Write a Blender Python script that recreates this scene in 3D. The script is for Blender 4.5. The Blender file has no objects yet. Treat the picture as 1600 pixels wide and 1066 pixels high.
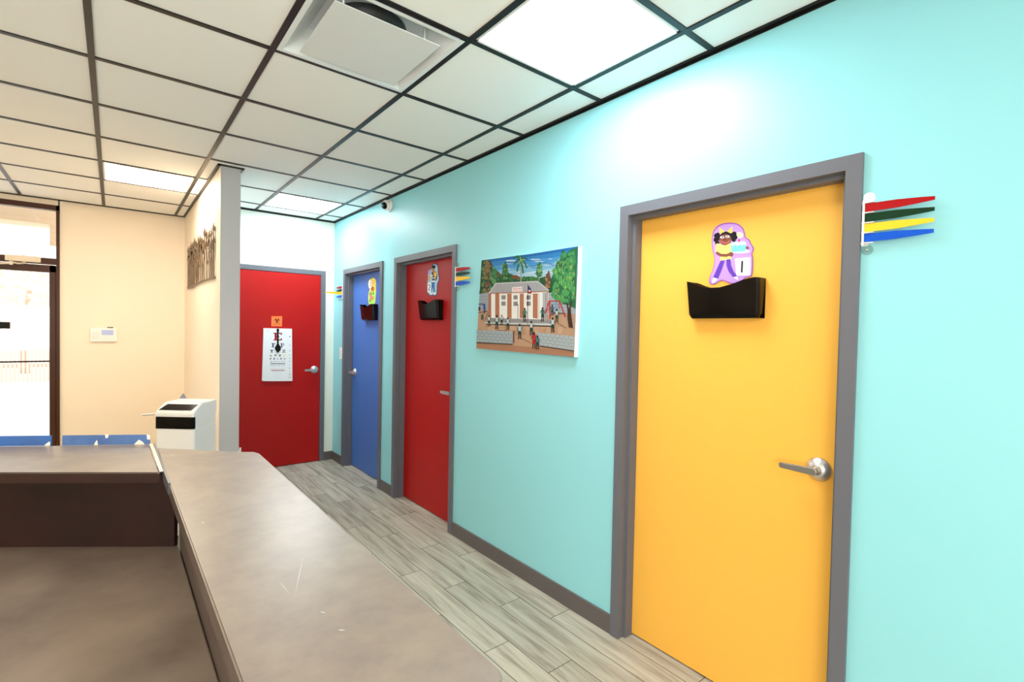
import bpy, bmesh, math, random
import numpy as np
from mathutils import Vector, Matrix
random.seed(7)
COL = bpy.context.scene.collection
# ------------------------------------------------------------------ key sizes (metres)
H = 1.5313          # camera height
C = 2.718           # ceiling height
W = 1.9654          # teal wall plane (x)
D = 5.6873          # white wall at the corridor end (y)
E = 6.649           # cream wall plane (y)
S = 0.6096          # ceiling tile along x
SY = 0.6125         # ceiling tile along y
GX = 0.5317
GY = 2.3399
LX, BY = -4.3, -2.6  # unseen left wall, wall behind camera

# ------------------------------------------------------------------ materials
MATS = {}
def lin(c):
    c = c / 255.0
    return c / 12.92 if c <= 0.04045 else ((c + 0.055) / 1.055) ** 2.4
def rgb(c): return (lin(c[0]), lin(c[1]), lin(c[2]), 1)
def mat(name, col, rough=0.5, metal=0.0, spec=0.5, bump=0.0, bscale=200, mottle=None, mscale=3.0, coat=0.0):
    if name in MATS: return MATS[name]
    m = bpy.data.materials.new(name); m.use_nodes = True
    nt = m.node_tree; b = nt.nodes['Principled BSDF']
    b.inputs['Base Color'].default_value = rgb(col)
    b.inputs['Roughness'].default_value = rough
    b.inputs['Metallic'].default_value = metal
    b.inputs['Specular IOR Level'].default_value = spec
    b.inputs['Coat Weight'].default_value = coat
    if bump or mottle:
        tc = nt.nodes.new('ShaderNodeTexCoord')
    if bump:
        n = nt.nodes.new('ShaderNodeTexNoise'); n.inputs['Scale'].default_value = bscale; n.inputs['Detail'].default_value = 3
        bp = nt.nodes.new('ShaderNodeBump'); bp.inputs['Strength'].default_value = bump; bp.inputs['Distance'].default_value = 0.002
        nt.links.new(tc.outputs['Object'], n.inputs['Vector'])
        nt.links.new(n.outputs['Fac'], bp.inputs['Height']); nt.links.new(bp.outputs['Normal'], b.inputs['Normal'])
    if mottle:
        n = nt.nodes.new('ShaderNodeTexNoise'); n.inputs['Scale'].default_value = mscale; n.inputs['Detail'].default_value = 6
        n.inputs['Roughness'].default_value = 0.62
        r = nt.nodes.new('ShaderNodeValToRGB')
        r.color_ramp.elements[0].position = 0.32; r.color_ramp.elements[1].position = 0.68
        r.color_ramp.elements[0].color = rgb(mottle); r.color_ramp.elements[1].color = rgb(col)
        nt.links.new(tc.outputs['Object'], n.inputs['Vector'])
        nt.links.new(n.outputs['Fac'], r.inputs['Fac']); nt.links.new(r.outputs['Color'], b.inputs['Base Color'])
    MATS[name] = m
    return m
def emis(name, col, strength):
    if name in MATS: return MATS[name]
    m = bpy.data.materials.new(name); m.use_nodes = True
    b = m.node_tree.nodes['Principled BSDF']
    b.inputs['Base Color'].default_value = rgb(col); b.inputs['Emission Color'].default_value = rgb(col)
    b.inputs['Emission Strength'].default_value = strength
    MATS[name] = m
    return m
def glass(name, tint=(245, 248, 248), refl=0.06):
    if name in MATS: return MATS[name]
    m = bpy.data.materials.new(name); m.use_nodes = True
    nt = m.node_tree; nt.nodes.clear()
    o = nt.nodes.new('ShaderNodeOutputMaterial'); t = nt.nodes.new('ShaderNodeBsdfTransparent')
    g = nt.nodes.new('ShaderNodeBsdfGlossy'); mx = nt.nodes.new('ShaderNodeMixShader')
    t.inputs[0].default_value = rgb(tint); g.inputs['Roughness'].default_value = 0.02
    mx.inputs[0].default_value = refl
    nt.links.new(t.outputs[0], mx.inputs[1]); nt.links.new(g.outputs[0], mx.inputs[2]); nt.links.new(mx.outputs[0], o.inputs[0])
    MATS[name] = m
    return m
def paint(c): return mat('paint_%02x%02x%02x' % c, c, 0.6, spec=0.12)

teal = mat('teal_paint', (138, 212, 222), 0.42, spec=0.35, bump=0.06, bscale=350)
white_wall = mat('white_paint', (222, 227, 216), 0.5, bump=0.06, bscale=350)
cream = mat('cream_paint', (246, 230, 206), 0.55, bump=0.06, bscale=350)
grey_wall = mat('grey_paint', (182, 183, 188), 0.6, bump=0.12, bscale=250)
tile_m = mat('ceiling_tile', (250, 250, 246), 0.9, bump=0.35, bscale=260)
grid_m = mat('ceiling_grid_dark', (14, 10, 9), 0.4, spec=0.25)
frame_m = mat('grey_frame_paint', (92, 94, 102), 0.42, spec=0.3, bump=0.05)
base_m = mat('grey_vinyl_baseboard', (88, 82, 82), 0.45, spec=0.3)
red_m = mat('red_door_paint', (168, 10, 8), 0.42, spec=0.22, bump=0.03)
red2_m = mat('red_door_paint_deep', (164, 8, 8), 0.42, spec=0.22, bump=0.03)
blue_m = mat('blue_door_paint', (62, 104, 182), 0.42, spec=0.22, bump=0.03)
yellow_m = mat('yellow_door_paint', (246, 180, 68), 0.42, spec=0.22, bump=0.03)
steel = mat('brushed_steel', (206, 205, 204), 0.36, metal=1.0)
blackp = mat('black_plastic', (5, 3, 3), 0.16, spec=0.16)
blackm = mat('black_matte', (6, 5, 5), 0.5, spec=0.15)
whitep = mat('white_plastic', (240, 238, 234), 0.35)
bronze = mat('brown_anodised', (60, 32, 16), 0.4, spec=0.2)
counter_m = mat('counter_laminate', (138, 125, 112), 0.3, spec=0.3, mottle=(120, 107, 99), mscale=14, bump=0.05, bscale=300)
panel_m = mat('counter_panel_brown', (44, 25, 21), 0.45, spec=0.2, mottle=(32, 20, 18), mscale=3)
edge_m = mat('counter_edge_brown', (70, 60, 55), 0.35, spec=0.3)
work_m = mat('worktop_laminate', (122, 108, 96), 0.45, spec=0.25, mottle=(78, 67, 60), mscale=2.2)

# ------------------------------------------------------------------ mesh builder (world coordinates)
class MB:
    def __init__(s): s.v = []; s.f = []; s.m = []; s.mats = []; s.sm = []
    def mi(s, m):
        if m not in s.mats: s.mats.append(m)
        return s.mats.index(m)
    def add(s, vs, fs, m, M=None, smooth=False):
        o = len(s.v); k = s.mi(m)
        for p in vs:
            p = Vector(p)
            s.v.append(tuple(M @ p) if M is not None else tuple(p))
        for f in fs: s.f.append([o + i for i in f]); s.m.append(k); s.sm.append(smooth)
        return s
    def box(s, a, b, m, M=None):
        x0, y0, z0 = [min(a[i], b[i]) for i in range(3)]; x1, y1, z1 = [max(a[i], b[i]) for i in range(3)]
        return s.add([(x0,y0,z0),(x1,y0,z0),(x1,y1,z0),(x0,y1,z0),(x0,y0,z1),(x1,y0,z1),(x1,y1,z1),(x0,y1,z1)],
                     [(0,3,2,1),(4,5,6,7),(0,1,5,4),(1,2,6,5),(2,3,7,6),(3,0,4,7)], m, M)
    def bbox(s, a, b, m, r=0.003, seg=2, M=None):
        bm = bmesh.new(); bmesh.ops.create_cube(bm, size=1)
        c = [(a[i] + b[i]) / 2 for i in range(3)]; d = [abs(b[i] - a[i]) for i in range(3)]
        for v in bm.verts: v.co = Vector([c[i] + v.co[i] * d[i] for i in range(3)])
        bmesh.ops.bevel(bm, geom=list(bm.edges), offset=r, segments=seg, affect='EDGES', profile=0.5)
        return s.bm(bm, m, M)
    def bm(s, bm, m, M=None, smooth=False):
        bm.verts.index_update()
        s.add([v.co.copy() for v in bm.verts], [[v.index for v in f.verts] for f in bm.faces], m, M, smooth)
        bm.free(); return s
    def prism(s, poly, vec, m, M=None):
        vec = Vector(vec); n = len(poly); P = [Vector(q) for q in poly]
        vs = P + [q + vec for q in P]
        fs = [list(range(n)), list(range(2 * n - 1, n - 1, -1))] + [(i, i + n, (i + 1) % n + n, (i + 1) % n) for i in range(n)]
        return s.add(vs, fs, m, M)
    def tube(s, pts, r, m, n=10, M=None, cap=True):
        pts = [Vector(p) for p in pts]
        rs = r if isinstance(r, (list, tuple)) else [r] * len(pts)
        vs = []; fs = []
        ref = None
        for i, p in enumerate(pts):
            t = (pts[min(i + 1, len(pts) - 1)] - pts[max(i - 1, 0)]).normalized()
            if ref is None:
                ref = Vector((0, 0, 1)) if abs(t.z) < 0.9 else Vector((1, 0, 0))
            a = t.cross(ref).normalized(); b = t.cross(a).normalized()
            for k in range(n):
                w = 2 * math.pi * k / n
                vs.append(p + (a * math.cos(w) + b * math.sin(w)) * rs[i])
        for i in range(len(pts) - 1):
            for k in range(n):
                fs.append((i * n + k, i * n + (k + 1) % n, (i + 1) * n + (k + 1) % n, (i + 1) * n + k))
        s.add(vs, fs, m, M, True)
        if cap:
            o = (len(pts) - 1) * n
            s.add(vs[:n], [list(range(n))[::-1]], m, M); s.add(vs[o:o + n], [list(range(n))], m, M)
        return s
    def lathe(s, prof, m, n=32, M=None):
        """profile of (radius, height) about local z"""
        vs = []; fs = []
        for r, h in prof:
            for k in range(n):
                w = 2 * math.pi * k / n; vs.append((r * math.cos(w), r * math.sin(w), h))
        for i in range(len(prof) - 1):
            for k in range(n):
                fs.append((i * n + k, i * n + (k + 1) % n, (i + 1) * n + (k + 1) % n, (i + 1) * n + k))
        s.add(vs, fs, m, M, True)
        o = (len(prof) - 1) * n
        s.add(vs[:n], [list(range(n))[::-1]], m, M); s.add(vs[o:o + n], [list(range(n))], m, M)
        return s
    def build(s, name, parent=None, origin=None, fix=True):
        me = bpy.data.meshes.new(name)
        V = [Vector(v) for v in s.v]
        if origin is None:
            lo = [min(v[i] for v in V) for i in range(3)]; hi = [max(v[i] for v in V) for i in range(3)]
            origin = Vector(((lo[0] + hi[0]) / 2, (lo[1] + hi[1]) / 2, lo[2]))
        origin = Vector(origin)
        me.from_pydata([tuple(v - origin) for v in V], [], s.f)
        for m in s.mats: me.materials.append(m)
        me.polygons.foreach_set('material_index', s.m)
        me.polygons.foreach_set('use_smooth', s.sm)
        me.validate(); me.update()
        if fix:
            b = bmesh.new(); b.from_mesh(me); bmesh.ops.remove_doubles(b, verts=b.verts, dist=1e-6)
            bmesh.ops.recalc_face_normals(b, faces=b.faces); b.to_mesh(me); b.free()
        o = bpy.data.objects.new(name, me); COL.objects.link(o)
        place(o, origin, parent)
        return o
WORLD = {}
def place(o, origin, parent):
    WORLD[o] = Vector(origin)
    if parent: o.parent = parent; o.location = Vector(origin) - WORLD[parent]
    else: o.location = origin
def tag(o, label, cat, group=None):
    o['label'] = label; o['category'] = cat
    if group: o['group'] = group
    return o
def thing(name, loc, label, cat, group=None, kind=None):
    o = bpy.data.objects.new(name, None); COL.objects.link(o); place(o, loc, None)
    o.empty_display_size = 0.1
    if kind: o['kind'] = kind
    return tag(o, label, cat, group)
def struct(o, label=None, cat=None):
    o['kind'] = 'structure'
    if label: tag(o, label, cat)
    return o
def ell(cx, cy, rx, ry=None, n=20, a0=0, a1=360):
    ry = rx if ry is None else ry
    return [(cx + rx * math.cos(math.radians(a0 + (a1 - a0) * k / (n if a1 - a0 == 360 else n - 1))),
             cy + ry * math.sin(math.radians(a0 + (a1 - a0) * k / (n if a1 - a0 == 360 else n - 1)))) for k in range(n)]

# flat artwork: drawing coordinates are rectified onto the real rectangle they belong to
class Flat:
    def __init__(s, axis, val, out, w, h, corners, step=0.00004):
        """corners: the in-plane coordinates of drawing corners (0,0),(w,0),(w,h),(0,h)"""
        src = [(0, 0), (w, 0), (w, h), (0, h)]; A = []; B = []
        for (x, y), (u, v) in zip(src, corners):
            A.append([x, y, 1, 0, 0, 0, -u * x, -u * y]); B.append(u)
            A.append([0, 0, 0, x, y, 1, -v * x, -v * y]); B.append(v)
        s.h = np.append(np.linalg.solve(np.array(A), np.array(B)), 1).reshape(3, 3)
        s.axis, s.val, s.out, s.step = axis, val, out, step
        s.mb = MB(); s.k = 0; s.base = 0.0; s.gain = 1.0
    def P(s, x, y, off=0.0):
        q = s.h @ np.array([x, y, 1.0]); u, v = q[0] / q[2], q[1] / q[2]
        c = s.val + s.out * off
        return (c, float(u), float(v)) if s.axis == 0 else (float(u), c, float(v))
    def poly(s, pts, col, lift=True):
        if lift: s.k += 1; s.sub = 0
        s.sub = getattr(s, 'sub', 0) + 1
        vs = [s.P(x, y, s.base + s.k * s.step + (s.sub % 30) * 1e-6) for x, y in pts]
        s.mb.add(vs, [list(range(len(vs)))], col if not isinstance(col, tuple) else paint(tuple(int(c * s.gain) for c in col))); return s
    def many(s, plist, col):
        s.k += 1; s.sub = 0
        for p in plist: s.poly(p, col, False)
        return s
    def rect(s, x0, y0, x1, y1, col): return s.poly([(x0, y0), (x1, y0), (x1, y1), (x0, y1)], col)
    def stroke(s, pts, w, col, lift=True):
        out = []
        L = []; R = []
        for i, p in enumerate(pts):
            a = pts[max(i - 1, 0)]; b = pts[min(i + 1, len(pts) - 1)]
            dx, dy = b[0] - a[0], b[1] - a[1]; l = math.hypot(dx, dy) or 1
            L.append((p[0] - dy / l * w / 2, p[1] + dx / l * w / 2)); R.append((p[0] + dy / l * w / 2, p[1] - dx / l * w / 2))
        if lift: s.k += 1
        for i in range(len(pts) - 1):
            s.poly([L[i], L[i + 1], R[i + 1], R[i]], col, False)
        return s
    def text(s, body, cx, cy, hgt, col, wid=None, bold=0.0):
        cu = bpy.data.curves.new('t', 'FONT'); cu.body = body; cu.size = 1; cu.align_x = 'CENTER'; cu.offset = bold; cu.resolution_u = 3
        ob = bpy.data.objects.new('t', cu); COL.objects.link(ob)
        bpy.context.view_layer.update()
        me = bpy.data.meshes.new_from_object(ob)
        xs = [v.co.x for v in me.vertices]; ys = [v.co.y for v in me.vertices]
        mx, my = (max(xs) + min(xs)) / 2, (max(ys) + min(ys)) / 2
        sy = hgt / (max(ys) - min(ys)); sx = (wid / (max(xs) - min(xs))) if wid else sy
        s.k += 1
        vs = [s.P(cx + (v.co.x - mx) * sx, cy - (v.co.y - my) * sy, s.base + s.k * s.step) for v in me.vertices]
        s.mb.add(vs, [list(p.vertices) for p in me.polygons], paint(col))
        bpy.data.objects.remove(ob); bpy.data.curves.remove(cu); bpy.data.meshes.remove(me)
        return s
    def build(s, name, parent=None): return s.mb.build(name, parent, fix=False)

# ================================================================== ROOM SHELL
# --- floor: wood-look planks with dark joints
def floor_material():
    m = bpy.data.materials.new('wood_look_tile'); m.use_nodes = True
    nt = m.node_tree; b = nt.nodes['Principled BSDF']; L = nt.links
    at = nt.nodes.new('ShaderNodeAttribute'); at.attribute_name = 'plank'
    tc = nt.nodes.new('ShaderNodeTexCoord')
    ad = nt.nodes.new('ShaderNodeVectorMath'); ad.operation = 'MULTIPLY_ADD'
    ad.inputs[1].default_value = (30, 2.2, 1)
    sc = nt.nodes.new('ShaderNodeVectorMath'); sc.operation = 'SCALE'; sc.inputs['Scale'].default_value = 37
    L.new(tc.outputs['Object'], ad.inputs[0]); L.new(at.outputs['Color'], sc.inputs[0]); L.new(sc.outputs[0], ad.inputs[2])
    n1 = nt.nodes.new('ShaderNodeTexNoise'); n1.inputs['Scale'].default_value = 1.0; n1.inputs['Detail'].default_value = 7; n1.inputs['Roughness'].default_value = 0.6; n1.inputs['Distortion'].default_value = 0.5
    L.new(ad.outputs[0], n1.inputs['Vector'])
    r = nt.nodes.new('ShaderNodeValToRGB'); e = r.color_ramp.elements
    e[0].position = 0.28; e[0].color = rgb((122, 114, 98)); e[1].position = 0.62; e[1].color = rgb((186, 181, 164))
    k = e.new(0.45); k.color = rgb((164, 157, 140))
    L.new(n1.outputs['Fac'], r.inputs['Fac'])
    mx = nt.nodes.new('ShaderNodeMix'); mx.data_type = 'RGBA'; mx.blend_type = 'MULTIPLY'; mx.inputs[0].default_value = 1
    mr = nt.nodes.new('ShaderNodeMapRange'); mr.inputs['To Min'].default_value = 0.80; mr.inputs['To Max'].default_value = 1.06
    sp = nt.nodes.new('ShaderNodeSeparateColor'); L.new(at.outputs['Color'], sp.inputs[0]); L.new(sp.outputs[0], mr.inputs['Value'])
    L.new(r.outputs['Color'], mx.inputs[6]); L.new(mr.outputs['Result'], mx.inputs[7])
    L.new(mx.outputs[2], b.inputs['Base Color'])
    b.inputs['Roughness'].default_value = 0.45; b.inputs['Specular IOR Level'].default_value = 0.3
    return m
fm = floor_material(); joint = mat('dark_joint', (44, 40, 34), 0.8)
fl = MB(); fl.box((LX, BY, -0.06), (W + 0.13, E + 0.02, -0.0015), joint)
pw, pl = 0.1475, 0.892
offs = {0: 1.865, 1: 2.117, 2: 2.457, 3: 1.851, 4: 2.24, 5: 1.72, 6: 2.05}
vals = {}
k = -1; x1 = 1.957 + pw
plank_faces = []
while x1 > LX:
    xa, xb = max(x1 - pw + 0.0018, LX), min(x1 - 0.0018, W + 0.13)
    o = offs.get(k, 1.5 + ((k * 0.377) % 0.89))
    j = math.floor((BY - o) / pl)
    while o + j * pl < E:
        ya, yb = max(o + j * pl + 0.0018, BY), min(o + (j + 1) * pl - 0.0018, E + 0.02)
        if yb > ya and xb > xa:
            plank_faces.append(len(fl.f)); fl.add([(xa, ya, 0), (xb, ya, 0), (xb, yb, 0), (xa, yb, 0)], [(0, 1, 2, 3)], fm)
        j += 1
    k += 1; x1 -= pw
floor = struct(fl.build('floor', fix=False), 'grey-beige wood-look plank floor of the clinic corridor', 'floor')
ca = floor.data.color_attributes.new('plank', 'FLOAT_COLOR', 'CORNER')
for fi, poly in enumerate(floor.data.polygons):
    c = (random.random(), random.random(), random.random(), 1)
    for li in poly.loop_indices: ca.data[li].color = c

# --- right (teal) wall with three door openings
DOORS = [(0.5627, 1.5809), (3.0866, 4.1099), (4.3615, 5.3673)]
TOP = 2.1505
wl = MB(); yy = BY
for a, b in DOORS:
    a += 0.045; b -= 0.045
    wl.box((W, yy, 0), (W + 0.13, a, C + 0.05), teal); wl.box((W, a, TOP - 0.045), (W + 0.13, b, C + 0.05), teal); yy = b
wl.box((W, yy, 0), (W + 0.13, D + 0.13, C + 0.05), teal)
wl.box((W + 0.13, BY, 0), (W + 0.2, D + 0.13, C + 0.05), teal)
struct(wl.build('wall_right'), 'long turquoise painted wall with three coloured doors', 'wall')
# --- corridor end wall
struct(MB().box((0.758, D, 0), (0.88, D + 0.12, C + 0.05), white_wall).box((1.865 - 0.045, D, 0), (W, D + 0.12, C + 0.05), white_wall)
       .box((0.88, D, TOP - 0.045), (1.82, D + 0.12, C + 0.05), white_wall).box((0.758, D + 0.12, 0), (W, D + 0.16, C + 0.05), white_wall)
       .build('wall_corridor'), 'white wall at the end of the corridor around the far red door', 'wall')
# --- dividing fin wall
fn = MB()
fn.box((0.6245, 4.281, 0), (0.758, E + 0.02, C + 0.05), cream)
fo = fn.build('wall_divider'); struct(fo, 'short dividing wall with a grey end face and cream left side', 'wall')
fo.data.materials.append(grey_wall); fo.data.materials.append(white_wall)
for p_ in fo.data.polygons:
    if p_.normal.y < -0.9: p_.material_index = 1
    if p_.normal.x > 0.9: p_.material_index = 2
# --- cream wall with glass entrance opening
GX1 = -0.414  # right outer edge of brown frame
GX0 = -2.4
FT = 2.665
struct(MB().box((GX1 - 0.01, E, 0), (0.64, E + 0.14, C + 0.05), cream).box((LX, E, 0), (GX0 + 0.01, E + 0.14, C + 0.05), cream)
       .box((GX0, E, FT - 0.01), (GX1, E + 0.14, C + 0.05), cream).build('wall_back'), 'cream wall beside the brown framed glass entrance', 'wall')
struct(MB().box((LX - 0.12, BY, 0), (LX, E + 0.14, C + 0.05), cream).build('wall_left'))
struct(MB().box((LX - 0.12, BY - 0.12, 0), (W + 0.2, BY, C + 0.05), cream).build('wall_front'))

# --- ceiling
FIX = {}   # (col k, row j): occupied cells; cell k spans GX+k*S..; row j spans GY+j*SY..
VENT = (0, -1)
LIGHTS = [(1, -2), (1, 4), (-1, 4), (-3, -2), (1, -7), (-1, -7), (-5, 4), (-5, -2), (-5, -7)]  # panels without an entry in LBL are unseen, added as fill light
cm = MB()
ks = range(-9, 3); js = range(-9, 9)
for k in ks:
    for j in js:
        if (k, j) == VENT or (k, j) in LIGHTS: continue
        xa, xb = max(GX + k * S, LX), min(GX + (k + 1) * S, W)
        ya, yb = max(GY + j * SY, BY), min(GY + (j + 1) * SY, E)
        if xb - xa < 0.01 or yb - ya < 0.01: continue
        if (k, j) == (0, 4):   # cut tile beside the divider
            cm.box((0.6245, ya, C + 0.006), (xb, yb, C + 0.02), tile_m); continue
        cm.box((xa, ya, C + 0.006), (xb, yb, C + 0.02), tile_m)
ceil_o = struct(cm.build('ceiling', fix=False), 'dropped ceiling of white square tiles', 'ceiling')
struct(MB().box((LX - 0.12, BY - 0.12, C + 0.25), (W + 0.2, E + 0.14, C + 0.3), grey_wall).build('ceiling_slab'), 'slab above the dropped ceiling', 'ceiling')
gm = MB(); gw = 0.0125
for k in range(-8, 3):
    x = GX + k * S
    if LX < x < W:
        yend = E if x < 0.6245 else D
        gm.box((x - gw, BY, C), (x + gw, yend, C + 0.008), grid_m)
        gm.box((x - 0.002, BY, C + 0.008), (x + 0.002, yend, C + 0.04), grid_m)
for j in range(-8, 9):
    y = GY + j * SY
    if BY < y < D: gm.box((LX, y - gw, C + 0.0005), (W, y + gw, C + 0.008), grid_m)
    elif D <= y < E: gm.box((LX, y - gw, C + 0.0005), (0.6245, y + gw, C + 0.008), grid_m)
struct(gm.build('trim_1', fix=False), 'dark brown T-bar grid of the dropped ceiling', 'ceiling grid')
tm = MB(); tw = 0.022
def angle(a, b): tm.box(a, b, grid_m)
z0, z1 = C - 0.012, C + 0.004
tm.box((W - tw, BY, C - 0.002), (W, D, C + 0.007), grid_m); tm.box((W - 0.003, BY, z0), (W, D, z1), grid_m)
tm.box((0.758, D - tw, C - 0.002), (W, D, C + 0.007), grid_m); tm.box((0.758, D - 0.003, z0), (W, D, z1), grid_m)
tm.box((LX, E - tw, C - 0.002), (0.6245, E, C + 0.007), grid_m)
tm.box((0.6245 - tw, 4.281 - tw, C - 0.002), (0.6245, E, C + 0.007), grid_m)
tm.box((0.758, 4.281 - tw, C - 0.002), (0.758 + tw, D, C + 0.007), grid_m)
tm.box((0.6245 - tw, 4.281 - tw, C - 0.002), (0.758 + tw, 4.281, C + 0.007), grid_m)
struct(tm.build('trim_2', fix=False), 'dark wall angle running round the edge of the ceiling', 'trim')

# --- ceiling lights
cool = emis('diffuser_cool', (244, 250, 255), 13.0); warm = emis('diffuser_warm', (255, 238, 214), 13.0)
lf = mat('light_frame_white', (232, 232, 228), 0.4)
LBL = {(1, -2): 'large bright square ceiling light panel nearest the camera beside the turquoise wall',
       (1, 4): 'square ceiling light panel near the far end of the corridor by the camera dome',
       (-1, 4): 'warm ceiling light panel over the cream room left of the dividing wall'}
for (k, j) in LIGHTS:
    xa, xb = GX + k * S, GX + (k + 1) * S; ya, yb = GY + j * SY, GY + (j + 1) * SY
    if yb <= BY: continue
    ya = max(ya, BY)
    t = thing('ceiling_light', ((xa + xb) / 2, (ya + yb) / 2, C), LBL.get((k, j), 'unseen square ceiling light panel added as fill light for the room'), 'ceiling light', 'square ceiling light panels')
    g = 0.015
    a, b, c, d = xa + g, xb - g, ya + g, yb - g
    f = MB(); q = 0.012
    f.box((a, c, C + 0.001), (b, c + q, C + 0.06), lf).box((a, d - q, C + 0.001), (b, d, C + 0.06), lf)
    f.box((a, c, C + 0.001), (a + q, d, C + 0.06), lf).box((b - q, c, C + 0.001), (b, d, C + 0.06), lf).box((a, c, C + 0.06), (b, d, C + 0.065), lf)
    f.build('light_frame', t, fix=False)
    MB().box((a + q, c + q, C + 0.004), (b - q, d - q, C + 0.008), warm if k < 0 else cool).build('diffuser', t)
# narrow ceiling cell between the T-bar and the divider, with an added glow
xa, xb, ya, yb = GX + gw, 0.6245 - tw, GY + 4 * SY + gw, GY + 5 * SY - gw
t = thing('ceiling_light', ((xa + xb) / 2, (ya + yb) / 2, C), 'narrow ceiling cell with an added glow against the top of the dividing wall', 'ceiling light', 'square ceiling light panels')
MB().box((xa, ya, C + 0.004), (xb, yb, C + 0.01), emis('glow_sliver', (255, 240, 215), 1.3)).build('diffuser', t)

# --- supply air diffuser
xa, xb = GX + gw, GX + S - gw; ya, yb = GY - SY + gw, GY - gw
cx, cy = (xa + xb) / 2, (ya + yb) / 2
t = thing('ceiling_vent', (cx, cy, C), 'white square plaque air diffuser set in the ceiling left of the brightest light', 'ceiling vent')
vm = mat('vent_white', (238, 244, 246), 0.35)
v = MB()
def ring(h0, z0, h1, z1, m):
    a = [(cx - h0, cy - h0, z0), (cx + h0, cy - h0, z0), (cx + h0, cy + h0, z0), (cx - h0, cy + h0, z0)]
    b = [(cx - h1, cy - h1, z1), (cx + h1, cy - h1, z1), (cx + h1, cy + h1, z1), (cx - h1, cy + h1, z1)]
    v.add(a + b, [(i, (i + 1) % 4, (i + 1) % 4 + 4, i + 4) for i in range(4)], m)
ring(0.292, C - 0.001, 0.272, C - 0.001, vm); ring(0.272, C - 0.001, 0.266, C + 0.012, vm); ring(0.266, C + 0.012, 0.235, C + 0.05, vm); ring(0.235, C + 0.05, 0.19, C + 0.085, vm)
v.add([(cx + a * 0.19, cy + b * 0.19, C + 0.085) for a, b in ((-1, -1), (1, -1), (1, 1), (-1, 1))], [(0, 1, 2, 3)], vm)
v.build('backpan', t, fix=False)
Mz = Matrix.Translation((cx, cy, C + 0.03))
MB().lathe([(0.155, 0.05), (0.155, 0.0), (0.147, 0.0), (0.147, 0.052)], mat('duct_grey', (26, 28, 30), 0.5), 32, Mz).build('duct_collar', t, fix=False)
MB().add([Mz @ Vector((0.147 * math.cos(i * math.pi / 16), 0.147 * math.sin(i * math.pi / 16), 0.02)) for i in range(32)], [list(range(32))], blackm).build('duct_opening', t, fix=False)
MB().bbox((cx - 0.218, cy - 0.218, C - 0.016), (cx + 0.218, cy + 0.218, C - 0.012), mat('vent_plaque', (226, 228, 228), 0.6), 0.0015, 2).build('plaque', t)
for i, (a, b) in enumerate(((-1, -1), (1, -1), (1, 1), (-1, 1))):
    MB().tube([(cx + a * 0.17, cy + b * 0.17, C - 0.012), (cx + a * 0.17, cy + b * 0.17, C + 0.085)], 0.004, vm, 8).build('hanger', t)

# --- door frames, doors
def steel_lever(parent, base, out, along, name='door_handle'):
    """base: point on door face; out: unit normal; along: unit lever direction"""
    out = Vector(out); al = Vector(along); up = Vector((0, 0, 1)); B = Vector(base)
    M = Matrix.Translation(B) @ Matrix((al.to_4d() * 0 + Vector((al.x, up.x, out.x, 0)), (al.y, up.y, out.y, 0), (al.z, up.z, out.z, 0), (0, 0, 0, 1)))
    r = MB().lathe([(0.044, 0), (0.0445, 0.004), (0.041, 0.010), (0.030, 0.020), (0.019, 0.028), (0.017, 0.028)], steel, 40, M)
    r.lathe([(0.0135, 0.02), (0.0135, 0.056), (0.012, 0.058)], steel, 24, M)
    ro = r.build(name, parent, origin=B)
    bm = bmesh.new()
    prof = ell(0, 0, 0.0135, 0.0135, 12, 90, 270) + [(0.112, -0.0105), (0.118, -0.006), (0.118, 0.006), (0.112, 0.0105)]
    vs = [bm.verts.new((x, y + 0.0, 0.050)) for x, y in prof]
    f = bm.faces.new(vs); g = bmesh.ops.extrude_face_region(bm, geom=[f])
    for e in g['geom']:
        if isinstance(e, bmesh.types.BMVert): e.co.z += 0.013
    bmesh.ops.bevel(bm, geom=[e for e in bm.edges if len(e.link_faces) == 2 and abs(e.verts[0].co.z - e.verts[1].co.z) < 1e-6], offset=0.0025, segments=2, affect='EDGES')
    l = MB().bm(bm, steel, M)
    l.build('lever', ro)
    return ro
FW = 0.05
def door_x(name, ya, yb, dm, handle_y, along, label):
    t = thing(name, (W + 0.06, (ya + yb) / 2, 0), label, 'door', kind='structure')
    ia, ib, it = ya + FW, yb - FW, TOP - FW
    xf = W - 0.014
    fr = MB()
    # mitred face with returned outer edge
    for poly in ([(ya, 0), (ia, 0), (ia, it), (ya, TOP)], [(yb, 0), (yb, TOP), (ib, it), (ib, 0)], [(ya, TOP), (ia, it), (ib, it), (yb, TOP)]):
        fr.prism([(xf, y, z) for y, z in poly], (0.02, 0, 0), frame_m)
    # jambs and stops
    fr.box((xf + 0.02, ia - 0.012, 0), (W + 0.128, ia, it + 0.012), frame_m).box((xf + 0.02, ib, 0), (W + 0.128, ib + 0.012, it + 0.012), frame_m).box((xf + 0.02, ia, it), (W + 0.128, ib, it + 0.012), frame_m)
    s0, s1, sw = W + 0.026, W + 0.078, 0.016
    fr.box((s0, ia, 0), (s1, ia + sw, it), frame_m).box((s0, ib - sw, 0), (s1, ib, it), frame_m).box((s0, ia + sw, it - sw), (s1, ib - sw, it), frame_m)
    fr.build('door_frame', t, fix=False)
    MB().bbox((W + 0.080, ia + 0.002, 0.008), (W + 0.124, ib - 0.002, it - 0.003), dm, 0.001, 1).build('door_panel', t)
    steel_lever(t, (W + 0.080, handle_y, 1.035), (-1, 0, 0), along)
    return t
door_x('door_1', *DOORS[0], yellow_m, 0.694, (0, 1, 0), 'bright yellow door in a grey frame with character number card 1')
door_x('door_2', *DOORS[1], red2_m, 3.215, (0, 1, 0), 'red door in a grey frame on the turquoise wall with number card 2')
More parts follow.
